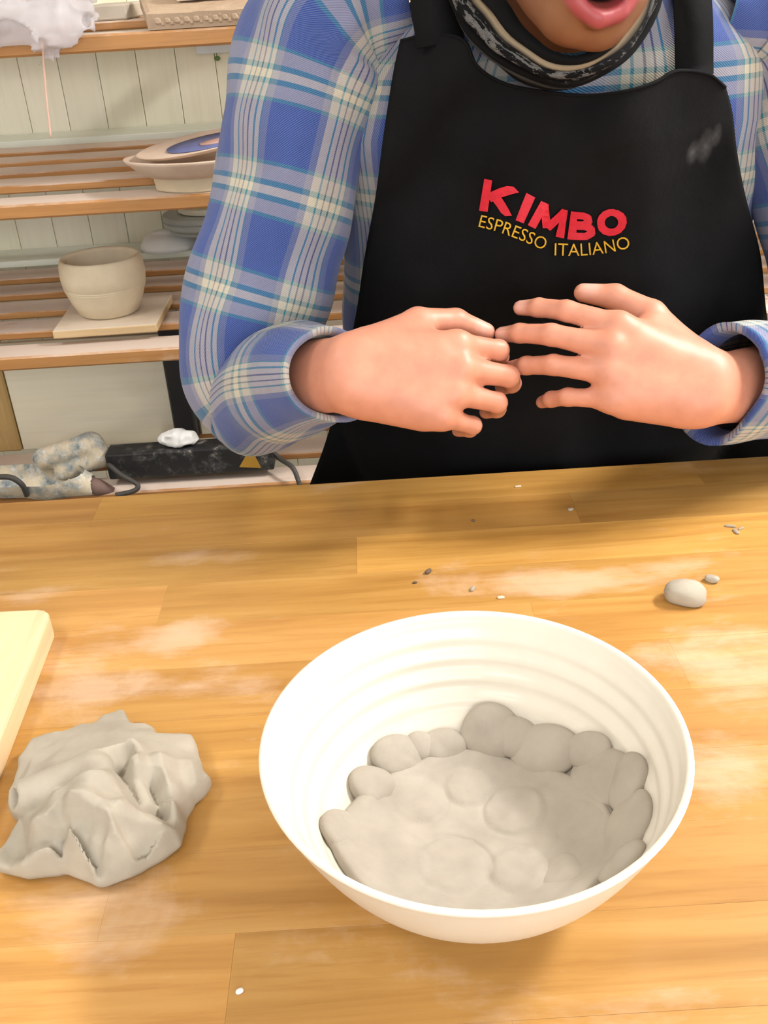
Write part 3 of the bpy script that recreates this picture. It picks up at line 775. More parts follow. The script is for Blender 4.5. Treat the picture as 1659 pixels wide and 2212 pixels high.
Vh, Fh = nets(hair_fn, HO-.15, HO+.16, .004); M['hair'] = m_plain('dark_hair', (40, 30, 24), .5, .3, 200)
link('hair', np_mesh('hair', Vh, Fh), M['hair'], person, True)

# plaid shirt ------------------------------------------------------------
def m_plaid():
    t = NT('blue_plaid_flannel'); uv = t.new('ShaderNodeUVMap'); sp = t.new('ShaderNodeSeparateXYZ')
    wn = t.new('ShaderNodeTexNoise'); wn.inputs['Scale'].default_value = 14; t.lk(uv.outputs[0], wn.inputs['Vector'])
    t.lk(uv.outputs[0], sp.inputs[0])
    blue = lin((40, 68, 138)); cream = lin((188, 179, 160)); teal = lin((28, 112, 128)); brown = lin((70, 58, 66)); lav = lin((100, 106, 138)); lav2 = lin((152, 148, 152))
    def band(s, per, stops):
        f = t.math('FRACT', t.math('DIVIDE', s, per)); return t.ramp(f, stops, 'CONSTANT')
    per = .100
    horiz = band(sp.outputs[1], per, [(0, blue), (.48, teal), (.515, lav2), (.63, teal), (.68, cream), (.76, teal), (.81, lav2), (.94, teal), (.975, blue)])
    vert = band(sp.outputs[0], per, [(0, blue), (.42, lav), (.50, teal), (.515, cream), (.57, teal), (.59, cream), (.655, brown), (.675, cream), (.73, brown), (.745, cream), (.80, teal), (.82, cream), (.90, lav), (.97, blue)])
    c = t.mix(.5, horiz, vert)
    # twill weave
    tw = t.new('ShaderNodeTexWave'); tw.bands_direction = 'DIAGONAL'; tw.inputs['Scale'].default_value = 260; tw.inputs['Distortion'].default_value = .3; t.lk(uv.outputs[0], tw.inputs['Vector'])
    c = t.mix(t.ramp(tw.outputs['Fac'], [(.35, G1(0)), (.65, G1(.22))]), c, t.mix(.40, c, lin((235, 235, 240))))
    n = t.noise(t.wpos(), 30, 4); c = t.mix(.25, c, t.mix(1.0, c, t.ramp(n, [(.3, G1(.75)), (.7, G1(1.15))]), 'MULTIPLY'))
    t.base(c); t.set('Roughness', .85); t.set('Specular IOR Level', .2); t.set('Sheen Weight', .2)
    h = t.math('ADD', t.math('MULTIPLY', tw.outputs['Fac'], .15), t.noise(t.wpos(), 26, 5, .55)); t.bump(h, .28, .008)
    return t.m
M['plaid'] = m_plaid()
def grid_mesh(name, P, UVm, closed):
    """P (rows, cols, 3), UV (rows, cols+closed, 2)"""
    nr, nc = P.shape[:2]; V = P.reshape(-1, 3); Fc = []; uvs = []
    for i in range(nr-1):
        for j in range(nc if closed else nc-1):
            k = (j+1) % nc
            Fc.append((i*nc+j, i*nc+k, (i+1)*nc+k, (i+1)*nc+j)); uvs += [UVm[i, j], UVm[i, j+1], UVm[i+1, j+1], UVm[i+1, j]]
    return V, Fc, uvs
class Cloth:
    def __init__(s): s.V, s.F, s.U = [], [], []
    def add(s, P, UVm, closed=True):
        V, Fc, uvs = grid_mesh('', P, UVm, closed); o = len(s.V)
        s.V += list(V); s.F += [tuple(i+o for i in f) for f in Fc]; s.U += uvs
    def build(s, name, mat, parent):
        me = meshd(name, s.V, s.F); uv = me.uv_layers.new(name='UVMap')
        uv.data.foreach_set('uv', np.array(s.U, dtype=np.float32).ravel()); return link(name, me, mat, parent, True)
def sleeve(cl, pts, radii, u0, v0, n=150, sides=72, seed=0, ref=(0, -1, 0), flip=1):
    P = spline(pts, n); tt = np.linspace(0, 1, n)
    R = np.interp(tt, np.linspace(0, 1, len(radii)), radii)
    T = np.gradient(P, axis=0); L = np.concatenate([[0], np.cumsum(np.linalg.norm(np.diff(P, axis=0), axis=1))]); T /= np.linalg.norm(T, axis=1)[:, None]
    out = np.zeros((n, sides, 3)); UVm = np.zeros((n, sides+1, 2))
    Nn = np.asarray(ref, float); Nn = unit(Nn-T[0]*(Nn@T[0]))
    curv = np.gradient(T, axis=0); cm = np.linalg.norm(curv, axis=1); bend = np.clip(cm/cm.max(), 0, 1)
    bend = np.convolve(np.pad(bend, 8, mode='edge'), np.ones(17)/17, 'valid')
    Rm = .080
    for i in range(n):
        Nn = unit(Nn-T[i]*(Nn@T[i])); B = np.cross(T[i], Nn)*flip
        a = 2*math.pi*np.arange(sides)/sides
        dr = np.cos(a)[:, None]*Nn+np.sin(a)[:, None]*B
        q = P[i]+dr*R[i]
        wr = .0035*np.sin(L[i]*62+2.2*np.sin(a+seed)+1.3*np.cos(2*a))*(.25+.9*bend[i]) +.0055*np.sin(2*a+L[i]*9+seed)+.0075*np.maximum(0, np.sin(1.6*a+L[i]*26+seed*2))**2*np.clip(1.2-L[i]*3.5, .2, 1)+.0045*vnoise(q+seed, .045)
        cu = curv[i]/max(np.linalg.norm(curv[i]), 1e-9); inner = np.clip(dr@cu, 0, 1)
        wr = wr-.012*inner*bend[i]**2
        out[i] = q+dr*wr[:, None]
        UVm[i, :, 0] = u0+np.append(a, 2*math.pi)*Rm; UVm[i, :, 1] = v0-L[i]
    # cuff turns in at its end
    last = out[-1]; c = last.mean(0); inn_ = c+(last-c)*.86-T[-1]*.004; deep = c+(last-c)*.80-T[-1]*.03
    out = np.concatenate([out, inn_[None], deep[None]]); UVm = np.concatenate([UVm, UVm[-1:]-[0, .004], UVm[-1:]-[0, .03]])
    cl.add(out, UVm)
shirt = Cloth()
zz = np.linspace(.60, 1.232, 60); sides = 96; P = np.zeros((len(zz), sides, 3)); UVm = np.zeros((len(zz), sides+1, 2))
for i, z in enumerate(zz):
    cx, cy, rx, ry = torso_at(z); a = 2*math.pi*np.arange(sides)/sides
    ca, sa = np.cos(a), np.sin(a); e = .86
    q = np.stack([cx+rx*np.sign(ca)*np.abs(ca)**e, cy+ry*np.sign(sa)*np.abs(sa)**e, np.full(sides, z)], -1)
    k = .004*np.sin(3*a+z*14)+.004*vnoise(q, .06); q[:, 0] += k*ca; q[:, 1] += k*sa
    P[i] = q; UVm[i, :, 0] = np.append(a, 2*math.pi)*.15+.02; UVm[i, :, 1] = z+.045
shirt.add(P, UVm)
up_ = np.array([0, 0, 1.0])
sleeve(shirt, [SH_R+np.array([.075, .0, .028]), SH_R+np.array([.018, 0, .018]), SH_R+np.array([-.020, -.005, -.03]), SH_R*.55+EL_R*.45+np.array([-.010, -.005, 0]), EL_R+np.array([.006, .0, .045]), EL_R+np.array([.022, -.022, .0]), EL_R*.55+WR_R*.45, atY(728, 812, .835)],
       [.060, .076, .078, .074, .070, .066, .064, .060, .049], .010, .02, seed=1.0)
sleeve(shirt, [SH_L+np.array([-.075, 0, .028]), SH_L+np.array([-.018, 0, .018]), SH_L+np.array([.020, -.005, -.03]), SH_L*.55+EL_L*.45+np.array([.01, -.005, 0]), EL_L+np.array([-.006, .0, .045]), EL_L+np.array([-.022, -.022, .0]), EL_L*.55+WR_L*.45, atY(1548, 832, .835)],
       [.060, .076, .078, .074, .070, .066, .064, .062, .052], .030, .05, seed=2.4, flip=-1)
shirt.build('shirt', M['plaid'], person)

# apron --------------------------------------------------------------------
def m_apron():
    t = NT('black_cotton'); w = t.wpos(); n = t.noise(w, 9, 4); f = t.noise(t.wpos((1, 1, 1)), 500, 2)
    c = t.ramp(n, [(.3, lin((9, 9, 10))), (.7, lin((18, 18, 19)))])
    for (px, py, rx, ry) in ((1518, 312, .010, .018), (1488, 325, .008, .013), (1545, 290, .006, .012)):
        q = atY(px, py, .965); s = t.new('ShaderNodeVectorMath', operation='SUBTRACT'); t.lk(w, s.inputs[0]); s.inputs[1].default_value = tuple(q)
        mu = t.new('ShaderNodeVectorMath', operation='MULTIPLY'); t.lk(s.outputs[0], mu.inputs[0]); mu.inputs[1].default_value = (1/rx, 0, 1/ry)
        ln = t.new('ShaderNodeVectorMath', operation='LENGTH'); t.lk(mu.outputs[0], ln.inputs[0])
        k = t.math('MULTIPLY', t.math('SUBTRACT', 1.0, t.math('MINIMUM', ln.outputs['Value'], 1.0)), t.noise(w, 120, 3))
        c = t.mix(t.math('MULTIPLY', k, .35), c, lin((150, 150, 152)))
    t.base(c); t.set('Roughness', .85); t.set('Specular IOR Level', .14)
    t.bump(t.math('ADD', t.math('MULTIPLY', f, .05), t.noise(w, 14, 4, .5)), .4, .010); return t.m
M['apron'] = m_apron()
def apron_Y(x, z):
    cx, cy, rx, ry = torso_at(z); k = np.clip((x-cx)/(rx*1.12), -.97, .97)
    f = cy-(ry+.026)*np.sqrt(1-k*k)
    f = f-.010*np.exp(-((x-cx)/.07)**2)*np.clip((z-1.0)/.1, 0, 1)                     # bib stands off the chest
    f = f-np.clip((.93-z)/.2, 0, 1)*.022                                               # skirt spreads over the lap
    # hanging folds
    f = f+.004*np.sin((x-.02)*70-(z-1.15)*55)*np.clip((z-.93)/.1, 0, 1)+.006*np.sin((x-cx)*52+(z-1.0)*9+1)*np.clip((1.16-z)/.1, .0, 1)*np.clip(1.2-np.abs(x-.19)/.12*.5, .4, 1)+.005*np.sin((x-cx)*28-(z-1)*26)
    return f
def apron_pt(px, py, off=0.0):
    px = np.asarray(px, float); py = np.asarray(py, float)
    d = FW+RT*((px-829.5)/FPX)[..., None]+UP*((1106-py)/FPX)[..., None]
    Y = np.full(px.shape, .97)
    for _ in range(25):
        p = CAM+d*(Y/d[..., 1])[..., None]; Y = .5*Y+.5*(apron_Y(p[..., 0], p[..., 2])-off)
    return CAM+d*(Y/d[..., 1])[..., None]
topc = np.array([(866, 86), (930, 72), (1000, 84), (1030, 140), (1090, 178), (1180, 196), (1270, 203), (1360, 192), (1420, 172), (1462, 150), (1530, 158), (1566, 186)], float)
le = np.array([(866, 86), (850, 160), (830, 290), (812, 420), (788, 560), (770, 680), (740, 820), (705, 950), (672, 1040), (655, 1090)], float)
ri = np.array([(1566, 186), (1580, 240), (1592, 330), (1608, 420), (1640, 545), (1652, 660), (1670, 800), (1690, 900), (1710, 960), (1720, 1010)], float)
NU, NV = 80, 90
tp = spline(np.stack([topc[:, 0], topc[:, 1]], 1), 400); s = np.linspace(0, 1, len(tp))
def resamp(c, n):
    q = spline(c, 300); L = np.concatenate([[0], np.cumsum(np.linalg.norm(np.diff(q, axis=0), axis=1))]); L /= L[-1]
    return np.stack([np.interp(np.linspace(0, 1, n), L, q[:, i]) for i in (0, 1)], 1)
tpr = resamp(topc, NU+1); ler = resamp(le, NV+1); rir = resamp(ri, NV+1)
PX = np.zeros((NV+1, NU+1, 2))
for i in range(NV+1):
    v = i/NV; w = (1-v)**1.6
    for j in range(NU+1):
        u = j/NU; straight = ler[i]*(1-u)+rir[i]*u
        dev = tpr[j]-(tpr[0]*(1-u)+tpr[-1]*u); PX[i, j] = straight+dev*w
AP = apron_pt(PX[..., 0], PX[..., 1])
# carry the cloth on down onto the lap
ext = [AP[-1]+np.array([0, .012*k, -.035*k]) for k in range(1, 5)]
AP = np.concatenate([AP, np.array(ext)])
UVa = np.zeros((AP.shape[0], AP.shape[1]+1, 2)); ap = Cloth(); ap.add(AP, UVa, False)
apron = ap.build('apron', M['apron'], person); so = apron.modifiers.new('thickness', 'SOLIDIFY'); so.thickness = .0022; so.offset = 0
apron['label'] = 'black cotton bib apron with red and yellow lettering'
def ribbon(name, pts, width, axis, mat, parent, th=.0025, n=40):
    P = spline(pts, n); ax = np.asarray(axis, float); T = np.gradient(P, axis=0); V = []
    for i in range(n):
        a_ = unit(ax-unit(T[i])*(ax@unit(T[i]))); nn = np.cross(unit(T[i]), a_)
        for sx, sn in ((-.5, -.5), (.5, -.5), (.5, .5), (-.5, .5)): V.append(P[i]+a_*width*sx+nn*th*sn)
    Fc = [(i*4+j, i*4+(j+1) % 4, (i+1)*4+(j+1) % 4, (i+1)*4+j) for i in range(n-1) for j in range(4)]+[(0, 1, 2, 3), tuple(range(4*n-4, 4*n))]
    return link(name, meshd(name, V, Fc), mat, parent, True)
for (px, py, wd_, px2) in ((952, 96, .043, 940), (1500, 165, .034, 1496)):
    p0 = apron_pt(px, py, -.002); p1 = atY(px2, 10, p0[1]+.012); p2 = np.array([p1[0], 1.0, p1[2]+.03]); cx = p1[0]
    ribbon('strap', [p0, p1, np.array([cx, 1.005, 1.232]), np.array([cx, 1.06, 1.245]), np.array([cx+.01, 1.13, 1.20]), np.array([TCX+(cx-TCX)*.5, 1.195, 1.05]), np.array([TCX, 1.215, .85])], wd_, (1, 0, 0), M['apron'], apron)
# hem along the bib top
ht = [AP[0, j]+np.array([0, -.0016, -.001]) for j in range(0, NU+1, 2)]
tube('hem', ht, .0016, M['apron'], apron, n=90, sides=6)
# lettering
def text_part(name, body, base_px, height, mat, x0=0.0, x1=1.0, bold=0.0, off=.0022, thick=.0016, slant=0.0):
    cu = bpy.data.curves.new(name, 'FONT'); cu.body = body; cu.size = 1.0; cu.offset = bold; cu.resolution_u = 3; cu.fill_mode = 'BOTH'; cu.extrude = .5
    to = bpy.data.objects.new(name, cu); COL.objects.link(to)
    dg = bpy.context.evaluated_depsgraph_get(); dg.update(); me = bpy.data.meshes.new_from_object(to.evaluated_get(dg)); bpy.data.objects.remove(to)
    me.materials.clear()
    bm = bmesh.new(); bm.from_mesh(me)
    bmesh.ops.subdivide_edges(bm, edges=[e for e in bm.edges if e.calc_length() > .25], cuts=2)
    xs = [v.co.x for v in bm.verts]; ys = [v.co.y for v in bm.verts]; xa, xb, ya, yb = min(xs), max(xs), min(ys), max(ys)
    bl = spline(base_px, 200); L = np.concatenate([[0], np.cumsum(np.linalg.norm(np.diff(bl, axis=0), axis=1))]); L /= L[-1]
    tg = np.gradient(bl, axis=0); tg /= np.linalg.norm(tg, axis=1)[:, None]
    QX, QY, QO = [], [], []
    for v in bm.verts:
        u = x0+(x1-x0)*(v.co.x-xa)/(xb-xa); hgt = (v.co.y-ya)/(yb-ya)
        b = np.array([np.interp(u, L, bl[:, i]) for i in (0, 1)]); tt_ = np.array([np.interp(u, L, tg[:, i]) for i in (0, 1)])
        hh = np.interp(u, np.linspace(0, 1, len(height)), height) if hasattr(height, '__len__') else height
        nrm = np.array([tt_[1], -tt_[0]]); q = b+nrm*hgt*hh
        QX.append(q[0]); QY.append(q[1]); QO.append(off+(thick if v.co.z > 0 else 0.0))
    for v, p in zip(bm.verts, apron_pt(np.array(QX), np.array(QY), np.array(QO))): v.co = p
    bmesh.ops.recalc_face_normals(bm, faces=bm.faces); bm.to_mesh(me); bm.free()
    return link(name, me, mat, apron)
M['red'] = m_plain('red_embroidery', (198, 22, 44), .6, .12, 200, .5, 900, .0006)
M['yellow'] = m_plain('gold_embroidery', (206, 160, 36), .55, .15, 200, .4, 900, .0006)
def stroke_letters(name, letters, base_px, height, mat, wd_, off=.0022, thick=.0016):
    """heavy letters from overlapping strokes, laid along a baseline on the cloth"""
    adv = sum(w for w, _ in letters); bl = spline(base_px, 200); L = np.concatenate([[0], np.cumsum(np.linalg.norm(np.diff(bl, axis=0), axis=1))]); L /= L[-1]
    tg = np.gradient(bl, axis=0); tg /= np.linalg.norm(tg, axis=1)[:, None]; V = []; Fc = []; x = 0; lay = 0
    for w, strokes in letters:
        for (pts, closed) in strokes:
            pts = [np.array(p, float) for p in pts]; segs = list(zip(pts[:-1], pts[1:]))+([(pts[-1], pts[0])] if closed else [])
            for a, b in segs:
                d = b-a; ln = np.linalg.norm(d); d /= ln; nn = np.array([-d[1], d[0]])*wd_/2
                ext = d*wd_*.18 if len(segs) > 1 else d*0; k = 4; o = len(V); lay += 1
                for i in range(k+1):
                    c = (a-ext)+(b+ext-(a-ext))*i/k
                    for sg in (-1, 1):
                        q = np.clip(c+nn*sg, [0, 0], [9, 1.0]); V.append((x+q[0], q[1], off+thick+.00002*(lay % 5))); V.append((x+q[0], q[1], off))
                for i in range(k):
                    e = o+i*4; Fc += [(e, e+2, e+6, e+4), (e+1, e+5, e+7, e+3), (e, e+4, e+5, e+1), (e+2, e+3, e+7, e+6)]
                Fc += [(o, o+1, o+3, o+2), (o+4*k, o+4*k+2, o+4*k+3, o+4*k+1)]
        x += w
    V = np.array(V); u = V[:, 0]/adv
    bx = np.stack([np.interp(u, L, bl[:, i]) for i in (0, 1)], 1); tx = np.stack([np.interp(u, L, tg[:, i]) for i in (0, 1)], 1)
    hh = np.interp(u, np.linspace(0, 1, len(height)), height)
    q = bx+np.stack([tx[:, 1], -tx[:, 0]], 1)*(V[:, 1]*hh)[:, None]
    me = meshd(name, apron_pt(q[:, 0], q[:, 1], V[:, 2]), Fc); bm = bmesh.new(); bm.from_mesh(me); bmesh.ops.recalc_face_normals(bm, faces=bm.faces); bm.to_mesh(me); bm.free()
    return link(name, me, mat, apron)
ring = lambda cx, cy, rx, ry, n=16: [(cx+rx*math.cos(2*math.pi*i/n), cy+ry*math.sin(2*math.pi*i/n)) for i in range(n)]
KIMBO = [(1.12, [([(.14, 0), (.14, 1)], False), ([(.24, .42), (.86, 1.0)], False), ([(.30, .62), (.90, 0)], False)]),
         (.40, [([(.15, 0), (.15, 1)], False)]),
         (1.26, [([(.14, 0), (.20, 1)], False), ([(.22, .95), (.58, .18)], False), ([(.94, .95), (.58, .18)], False), ([(.98, 1), (1.04, 0)], False)]),
         (.98, [([(.14, 0), (.14, 1)], False), ([(.10, .88), (.48, .88), (.66, .80), (.68, .66), (.50, .55), (.16, .54)], False), ([(.16, .50), (.54, .50), (.74, .40), (.74, .24), (.56, .13), (.12, .13)], False)]),
         (.98, [(ring(.47, .5, .35, .37), True)])]
tp_ = stroke_letters('red_lettering', KIMBO, [(1034, 455), (1075, 462), (1120, 478), (1170, 500), (1220, 516), (1280, 518), (1330, 508), (1364, 497)], [70, 66, 60, 62, 60, 58, 58], M['red'], .26)
tp_['label'] = 'red embroidered word on the apron'
tp_ = text_part('yellow_lettering', 'ESPRESSO', [(1033, 490), (1078, 502), (1126, 520), (1174, 541)], 27, M['yellow'], bold=-.004); tp_['label'] = 'first word of the yellow embroidery'
tp_ = text_part('yellow_lettering', 'ITALIANO', [(1198, 552), (1250, 553), (1310, 547), (1362, 536)], 27, M['yellow'], bold=-.004); tp_['label'] = 'second word of the yellow embroidery'

# neck scarf ---------------------------------------------------------------
def m_scarf():
    t = NT('patterned_neck_scarf'); uv = t.new('ShaderNodeUVMap'); sp = t.new('ShaderNodeSeparateXYZ'); t.lk(uv.outputs[0], sp.inputs[0])
    bl = lin((11, 11, 12)); cr = lin((140, 124, 102)); gr = lin((62, 66, 68))
    c = t.ramp(sp.outputs[1], [(0, bl), (.13, bl), (.17, cr), (.26, cr), (.30, bl), (.76, bl), (.80, gr), (.88, gr), (.92, bl), (1, bl)])
    mp = t.new('ShaderNodeMapping'); mp.inputs['Scale'].default_value = (52, 20, 1); t.lk(uv.outputs[0], mp.inputs['Vector'])
    vo = t.new('ShaderNodeTexVoronoi'); vo.inputs['Scale'].default_value = 1.0; t.lk(mp.outputs[0], vo.inputs['Vector'])
    nn = t.noise(mp.outputs[0], 2.2, 4, .7, 1.0)
    k = t.ramp(t.math('ADD', t.math('MULTIPLY', vo.outputs['Distance'], .6), nn), [(.84, G1(0)), (.92, G1(.55)), (.98, G1(.1)), (1.0, G1(.4))])
    reg = t.ramp(sp.outputs[1], [(.30, G1(0)), (.34, G1(1)), (.58, G1(1)), (.66, G1(0))])
    c = t.mix(t.math('MULTIPLY', k, reg), c, lin((150, 146, 142)))
    t.base(c); t.set('Roughness', .9); t.set('Specular IOR Level', .15); t.bump(t.noise(t.wpos(), 60, 4), .3, .003); return t.m
M['scarf'] = m_scarf()
sc_ = Cloth(); NP, NT_ = 96, 40
P = np.zeros((NT_+1, NP, 3)); UVm = np.zeros((NT_+1, NP+1, 2))
inner_front = atY(1243, 128, .868); low_front = atY(1243, 186, .918)
rng = np.linspace(0, 2*math.pi, NP, endpoint=False)
for i in range(NT_+1):
    tt_ = i/NT_
    for j in range(NP):
        a = rng[j]; ca, sa = math.cos(a), math.sin(a); fr = (1-sa)/2          # fr = 1 at the front (-Y)
        # inner edge hugs the jaw, lower edge lies on the chest
        cIx = inner_front[0]; cy_ = .985
        pI = np.array([cIx+.067*ca*(1+.10*(1-fr)), cy_+((cy_-inner_front[1]) if sa < 0 else .10)*sa, inner_front[2]+.115*(1-fr**2.2)])
        pO = np.array([cIx-.002+.089*ca, cy_+((cy_-low_front[1]) if sa < 0 else .125)*sa, low_front[2]+.105*(1-fr**2.2)])
        p = pI*(1-tt_)+pO*tt_
        od = unit(np.array([ca, sa, -.15]))
        fold = .0042*math.sin(tt_*17+1.1*math.sin(a*1.5+.5)+.6)+.0022*math.sin(tt_*31+a*3)
        bulge = .013*math.sin(math.pi*tt_)**.7+fold*math.sin(math.pi*tt_)**.5
        P[i, j] = p+od*bulge; UVm[i, j] = (a/(2*math.pi), tt_+.03*math.sin(a*3+1)*math.sin(math.pi*tt_))
    UVm[i, NP] = (1, UVm[i, 0, 1])
P += (vnoise(P, .03)*.004)[..., None]*np.array([.5, -.6, .6])
# roll the inner edge down towards the neck
edge = P[0]; ce = edge.mean(0); P = np.concatenate([(ce+(edge-ce)*.90-np.array([0, 0, .02]))[None], (ce+(edge-ce)*.95-np.array([0, 0, .004]))[None], P])
UVm = np.concatenate([UVm[:1]*[1, 0], UVm[:1]*[1, 0], UVm])
sc_.add(P, UVm); sf = sc_.build('neck_scarf', M['scarf'], person); sf['label'] = 'black and cream patterned scarf around the neck'
so = sf.modifiers.new('thickness', 'SOLIDIFY'); so.thickness = .002

# trousers, shoes and the stool under the bench
def trous(P):
    d = sd_ell(P, (TCX, 1.13, .56), (.185, .135, .12))
    for sx in (-.10, .10):
        d = smin(d, sd_caps(P, (TCX+sx*.8, 1.12, .565), (TCX+sx*1.3, .72, .575), .082, .070), .03); d = smin(d, sd_caps(P, (TCX+sx*1.3, .72, .57), (TCX+sx*1.3, .74, .09), .066, .056), .02)
    return d
M['denim'] = m_plain('dark_trousers', (40, 44, 54), .85, .2); Vh, Fh = nets(trous, (-.12, .58, .01), (.50, 1.32, .72), .012)
link('trousers', np_mesh('trousers', Vh, Fh), M['denim'], person, True)
for sx in (-.13, .13):
    def shoe(P, sx=sx):
        d = smin(sd_caps(P, (TCX+sx, .74, .05), (TCX+sx, .60, .035), .045, .036), sd_caps(P, (TCX+sx, .75, .05), (TCX+sx, .75, .11), .045, .045), .03)
        return smax(d, .002-P[..., 2], .004)
    Vh, Fh = nets(shoe, (TCX+sx-.06, .53, -.01), (TCX+sx+.06, .83, .18), .008); link('shoe', np_mesh('shoe', Vh, Fh), M['blackpost'], person, True)
st = empty('stool', (TCX, 1.13, 0)); tag(st, 'wooden stool under the seated person', 'stool')
bm = bmesh.new(); bmesh.ops.create_cone(bm, cap_ends=True, segments=40, radius1=.165, radius2=.165, depth=.035); bmesh.ops.translate(bm, vec=(TCX, 1.15, .4225-.0), verts=bm.verts)
link('seat', bm_mesh('seat', bm), M['post'], st)
for sx in (-1, 1):
    for sy in (-1, 1): tube('leg', [(TCX+sx*.15, 1.15+sy*.15, 0), (TCX+sx*.10, 1.15+sy*.10, .405)], .016, M['post'], st, n=2, sides=12, smooth_path=False)

# ------------------------------------------------------------------ things on the rack
ZT, ZM, ZB = ZS['top']+SL, ZS['mid']+SL, ZS['bot']+SL
# crumpled plastic bag on the top shelf
def bagfn(P):
    c = atY(50, 20, 1.56); d = sd_ell(P, (c[0]-.02, 1.56, ZT+.062), (.135, .085, .070))
    e = sd_ell(P, atY(25, 70, 1.43), (.075, .022, .032)); d = smin(d, e, .03)
    f = sd_ell(P, atY(120, 45, 1.455), (.05, .03, .026)); d = smin(d, f, .03)
    r = (1-np.abs(vnoise(P, .045)))**3*.022+(1-np.abs(vnoise(P+2, .022)))**4*.009-.006
    d = d+.010-r
    inr = (P[..., 1] > FY-.004)
    return smax(d, np.where(inr, ZS['top']+.0135-P[..., 2], -1), .004)
cb = atY(50, 20, 1.56); Vh, Fh = nets(bagfn, (cb[0]-.19, 1.38, ZS['top']-.06), (cb[0]+.17, 1.67, ZT+.15), .0040)
t = NT('milky_plastic'); t.set('Base Color', lin((226, 222, 226))); t.set('Roughness', .18); t.set('Transmission Weight', .45); t.set('IOR', 1.12); t.set('Alpha', .66); M['plastic'] = t.m
o = link('plastic_bag', np_mesh('plastic_bag', *biggest(Vh, Fh)), M['plastic'], None, True); tag(o, 'crumpled milky plastic bag on the top shelf above the plank wall', 'bag')
M['twine'] = m_plain('pink_twine', (214, 178, 160), .8, .1)
o = tube('string', [atY(92, 84, 1.443), atY(94, 130, 1.438), atY(99, 200, 1.44), atY(110, 298, 1.44)], .0016, M['twine'], None, n=30, sides=6)
tag(o, 'thin pinkish string hanging down from the plastic bag', 'string')
# grey board and clay slabs on the top shelf
def slab(name, p00, p10, p11, p01, th, mat, parent=None, nz=0.0, seed=0, n=(40, 20)):
    """bottom quad corners (front-left, front-right, back-right, back-left) -> thick slab with uneven top"""
    P = [np.asarray(p, float) for p in (p00, p10, p11, p01)]; nx, ny = n; V = []; Fc = []
    nrm = unit(np.cross(P[1]-P[0], P[3]-P[0]))
    for lay in (0, 1):
        for j in range(ny+1):
            for i in range(nx+1):
                u, v = i/nx, j/ny; q = (P[0]*(1-u)+P[1]*u)*(1-v)+(P[3]*(1-u)+P[2]*u)*v
                edge = min(u*nx, (1-u)*nx, v*ny, (1-v)*ny, 1.0)
                V.append(q+nrm*(th-(1-edge)*.002 if lay else 0))
    V = np.array(V); m_ = (nx+1)*(ny+1); V[m_:] += (vnoise(V[m_:]+seed, .02)*nz+vnoise(V[m_:]+seed, .008)*nz*.5)[:, None]*nrm
    g = lambda l, i, j: l*m_+j*(nx+1)+i
    for j in range(ny):
        for i in range(nx): Fc += [(g(0, i, j), g(0, i, j+1), g(0, i+1, j+1), g(0, i+1, j)), (g(1, i, j), g(1, i+1, j), g(1, i+1, j+1), g(1, i, j+1))]
    for i in range(nx): Fc += [(g(0, i, 0), g(0, i+1, 0), g(1, i+1, 0), g(1, i, 0)), (g(0, i+1, ny), g(0, i, ny), g(1, i, ny), g(1, i+1, ny))]
    for j in range(ny): Fc += [(g(0, 0, j+1), g(0, 0, j), g(1, 0, j), g(1, 0, j+1)), (g(0, nx, j), g(0, nx, j+1), g(1, nx, j+1), g(1, nx, j))]
    return link(name, meshd(name, V, Fc), mat, parent)
M['slabclay'] = m_clay('dry_slab_clay', (172, 148, 124), (190, 166, 142), .85, .3)
M['greyboard'] = m_plain('grey_dusty_board', (188, 176, 160), .8, .08)
xl = atY(322, 70, 1.452)[0]; xr = xl+.235
zf = ZS['top']+.0008
e = empty('clay_slab', (xl+.1, 1.5, zf)); tag(e, 'tilted clay slab with ornamented front edge on the top shelf', 'clay slab')
z1 = zf+.0135; k = (z1-zf)/.083
slab('slab', (xl, 1.452, zf), (xr, 1.452, zf), (xr-.005, 1.452+.17, zf+k*.17), (xl-.035, 1.452+.15, zf+k*.15), .021, M['slabclay'], e, .0012, 2)
bm = bmesh.new()
for i in range(17):
    x = xl+.014+i*.0128
    for (dx, dz, r) in ((0, .0105, .0055), (.006, .0070, .0034), (.0062, .0145, .0032)):
        rr = bmesh.ops.create_icosphere(bm, subdivisions=1, radius=r*random.uniform(.8, 1.2)); bmesh.ops.scale(bm, vec=(1, .6, 1), verts=rr['verts']); bmesh.ops.translate(bm, vec=(x+dx, 1.4510, zf+dz), verts=rr['verts'])
link('relief_band', bm_mesh('relief_band', bm), M['slabclay'], e)
zt2 = lambda y: zf+k*(y-1.452)+.0225
xa = xl+.035
o = slab('clay_tile', (xa, 1.50, zt2(1.50)+.0012), (xa+.20, 1.50, zt2(1.50)+.0012), (xa+.20, 1.60, zt2(1.60)+.0012), (xa, 1.60, zt2(1.60)+.0012), .026, M['pinkclay'], None, .003, 5)
tag(o, 'rough pinkish clay tile lying on the ornamented slab', 'clay tile')
p = atY(190, 40, 1.575); q = atY(362, 36, 1.575)
bx_ = box('stacked_board', (p[0], 1.545, ZT+.0005), (min(q[0], xl-.045), 1.70, ZT+.020), M['greyboard'], None, .002); tag(bx_, 'grey dusty board on the top shelf between plastic bag and clay slab', 'board')

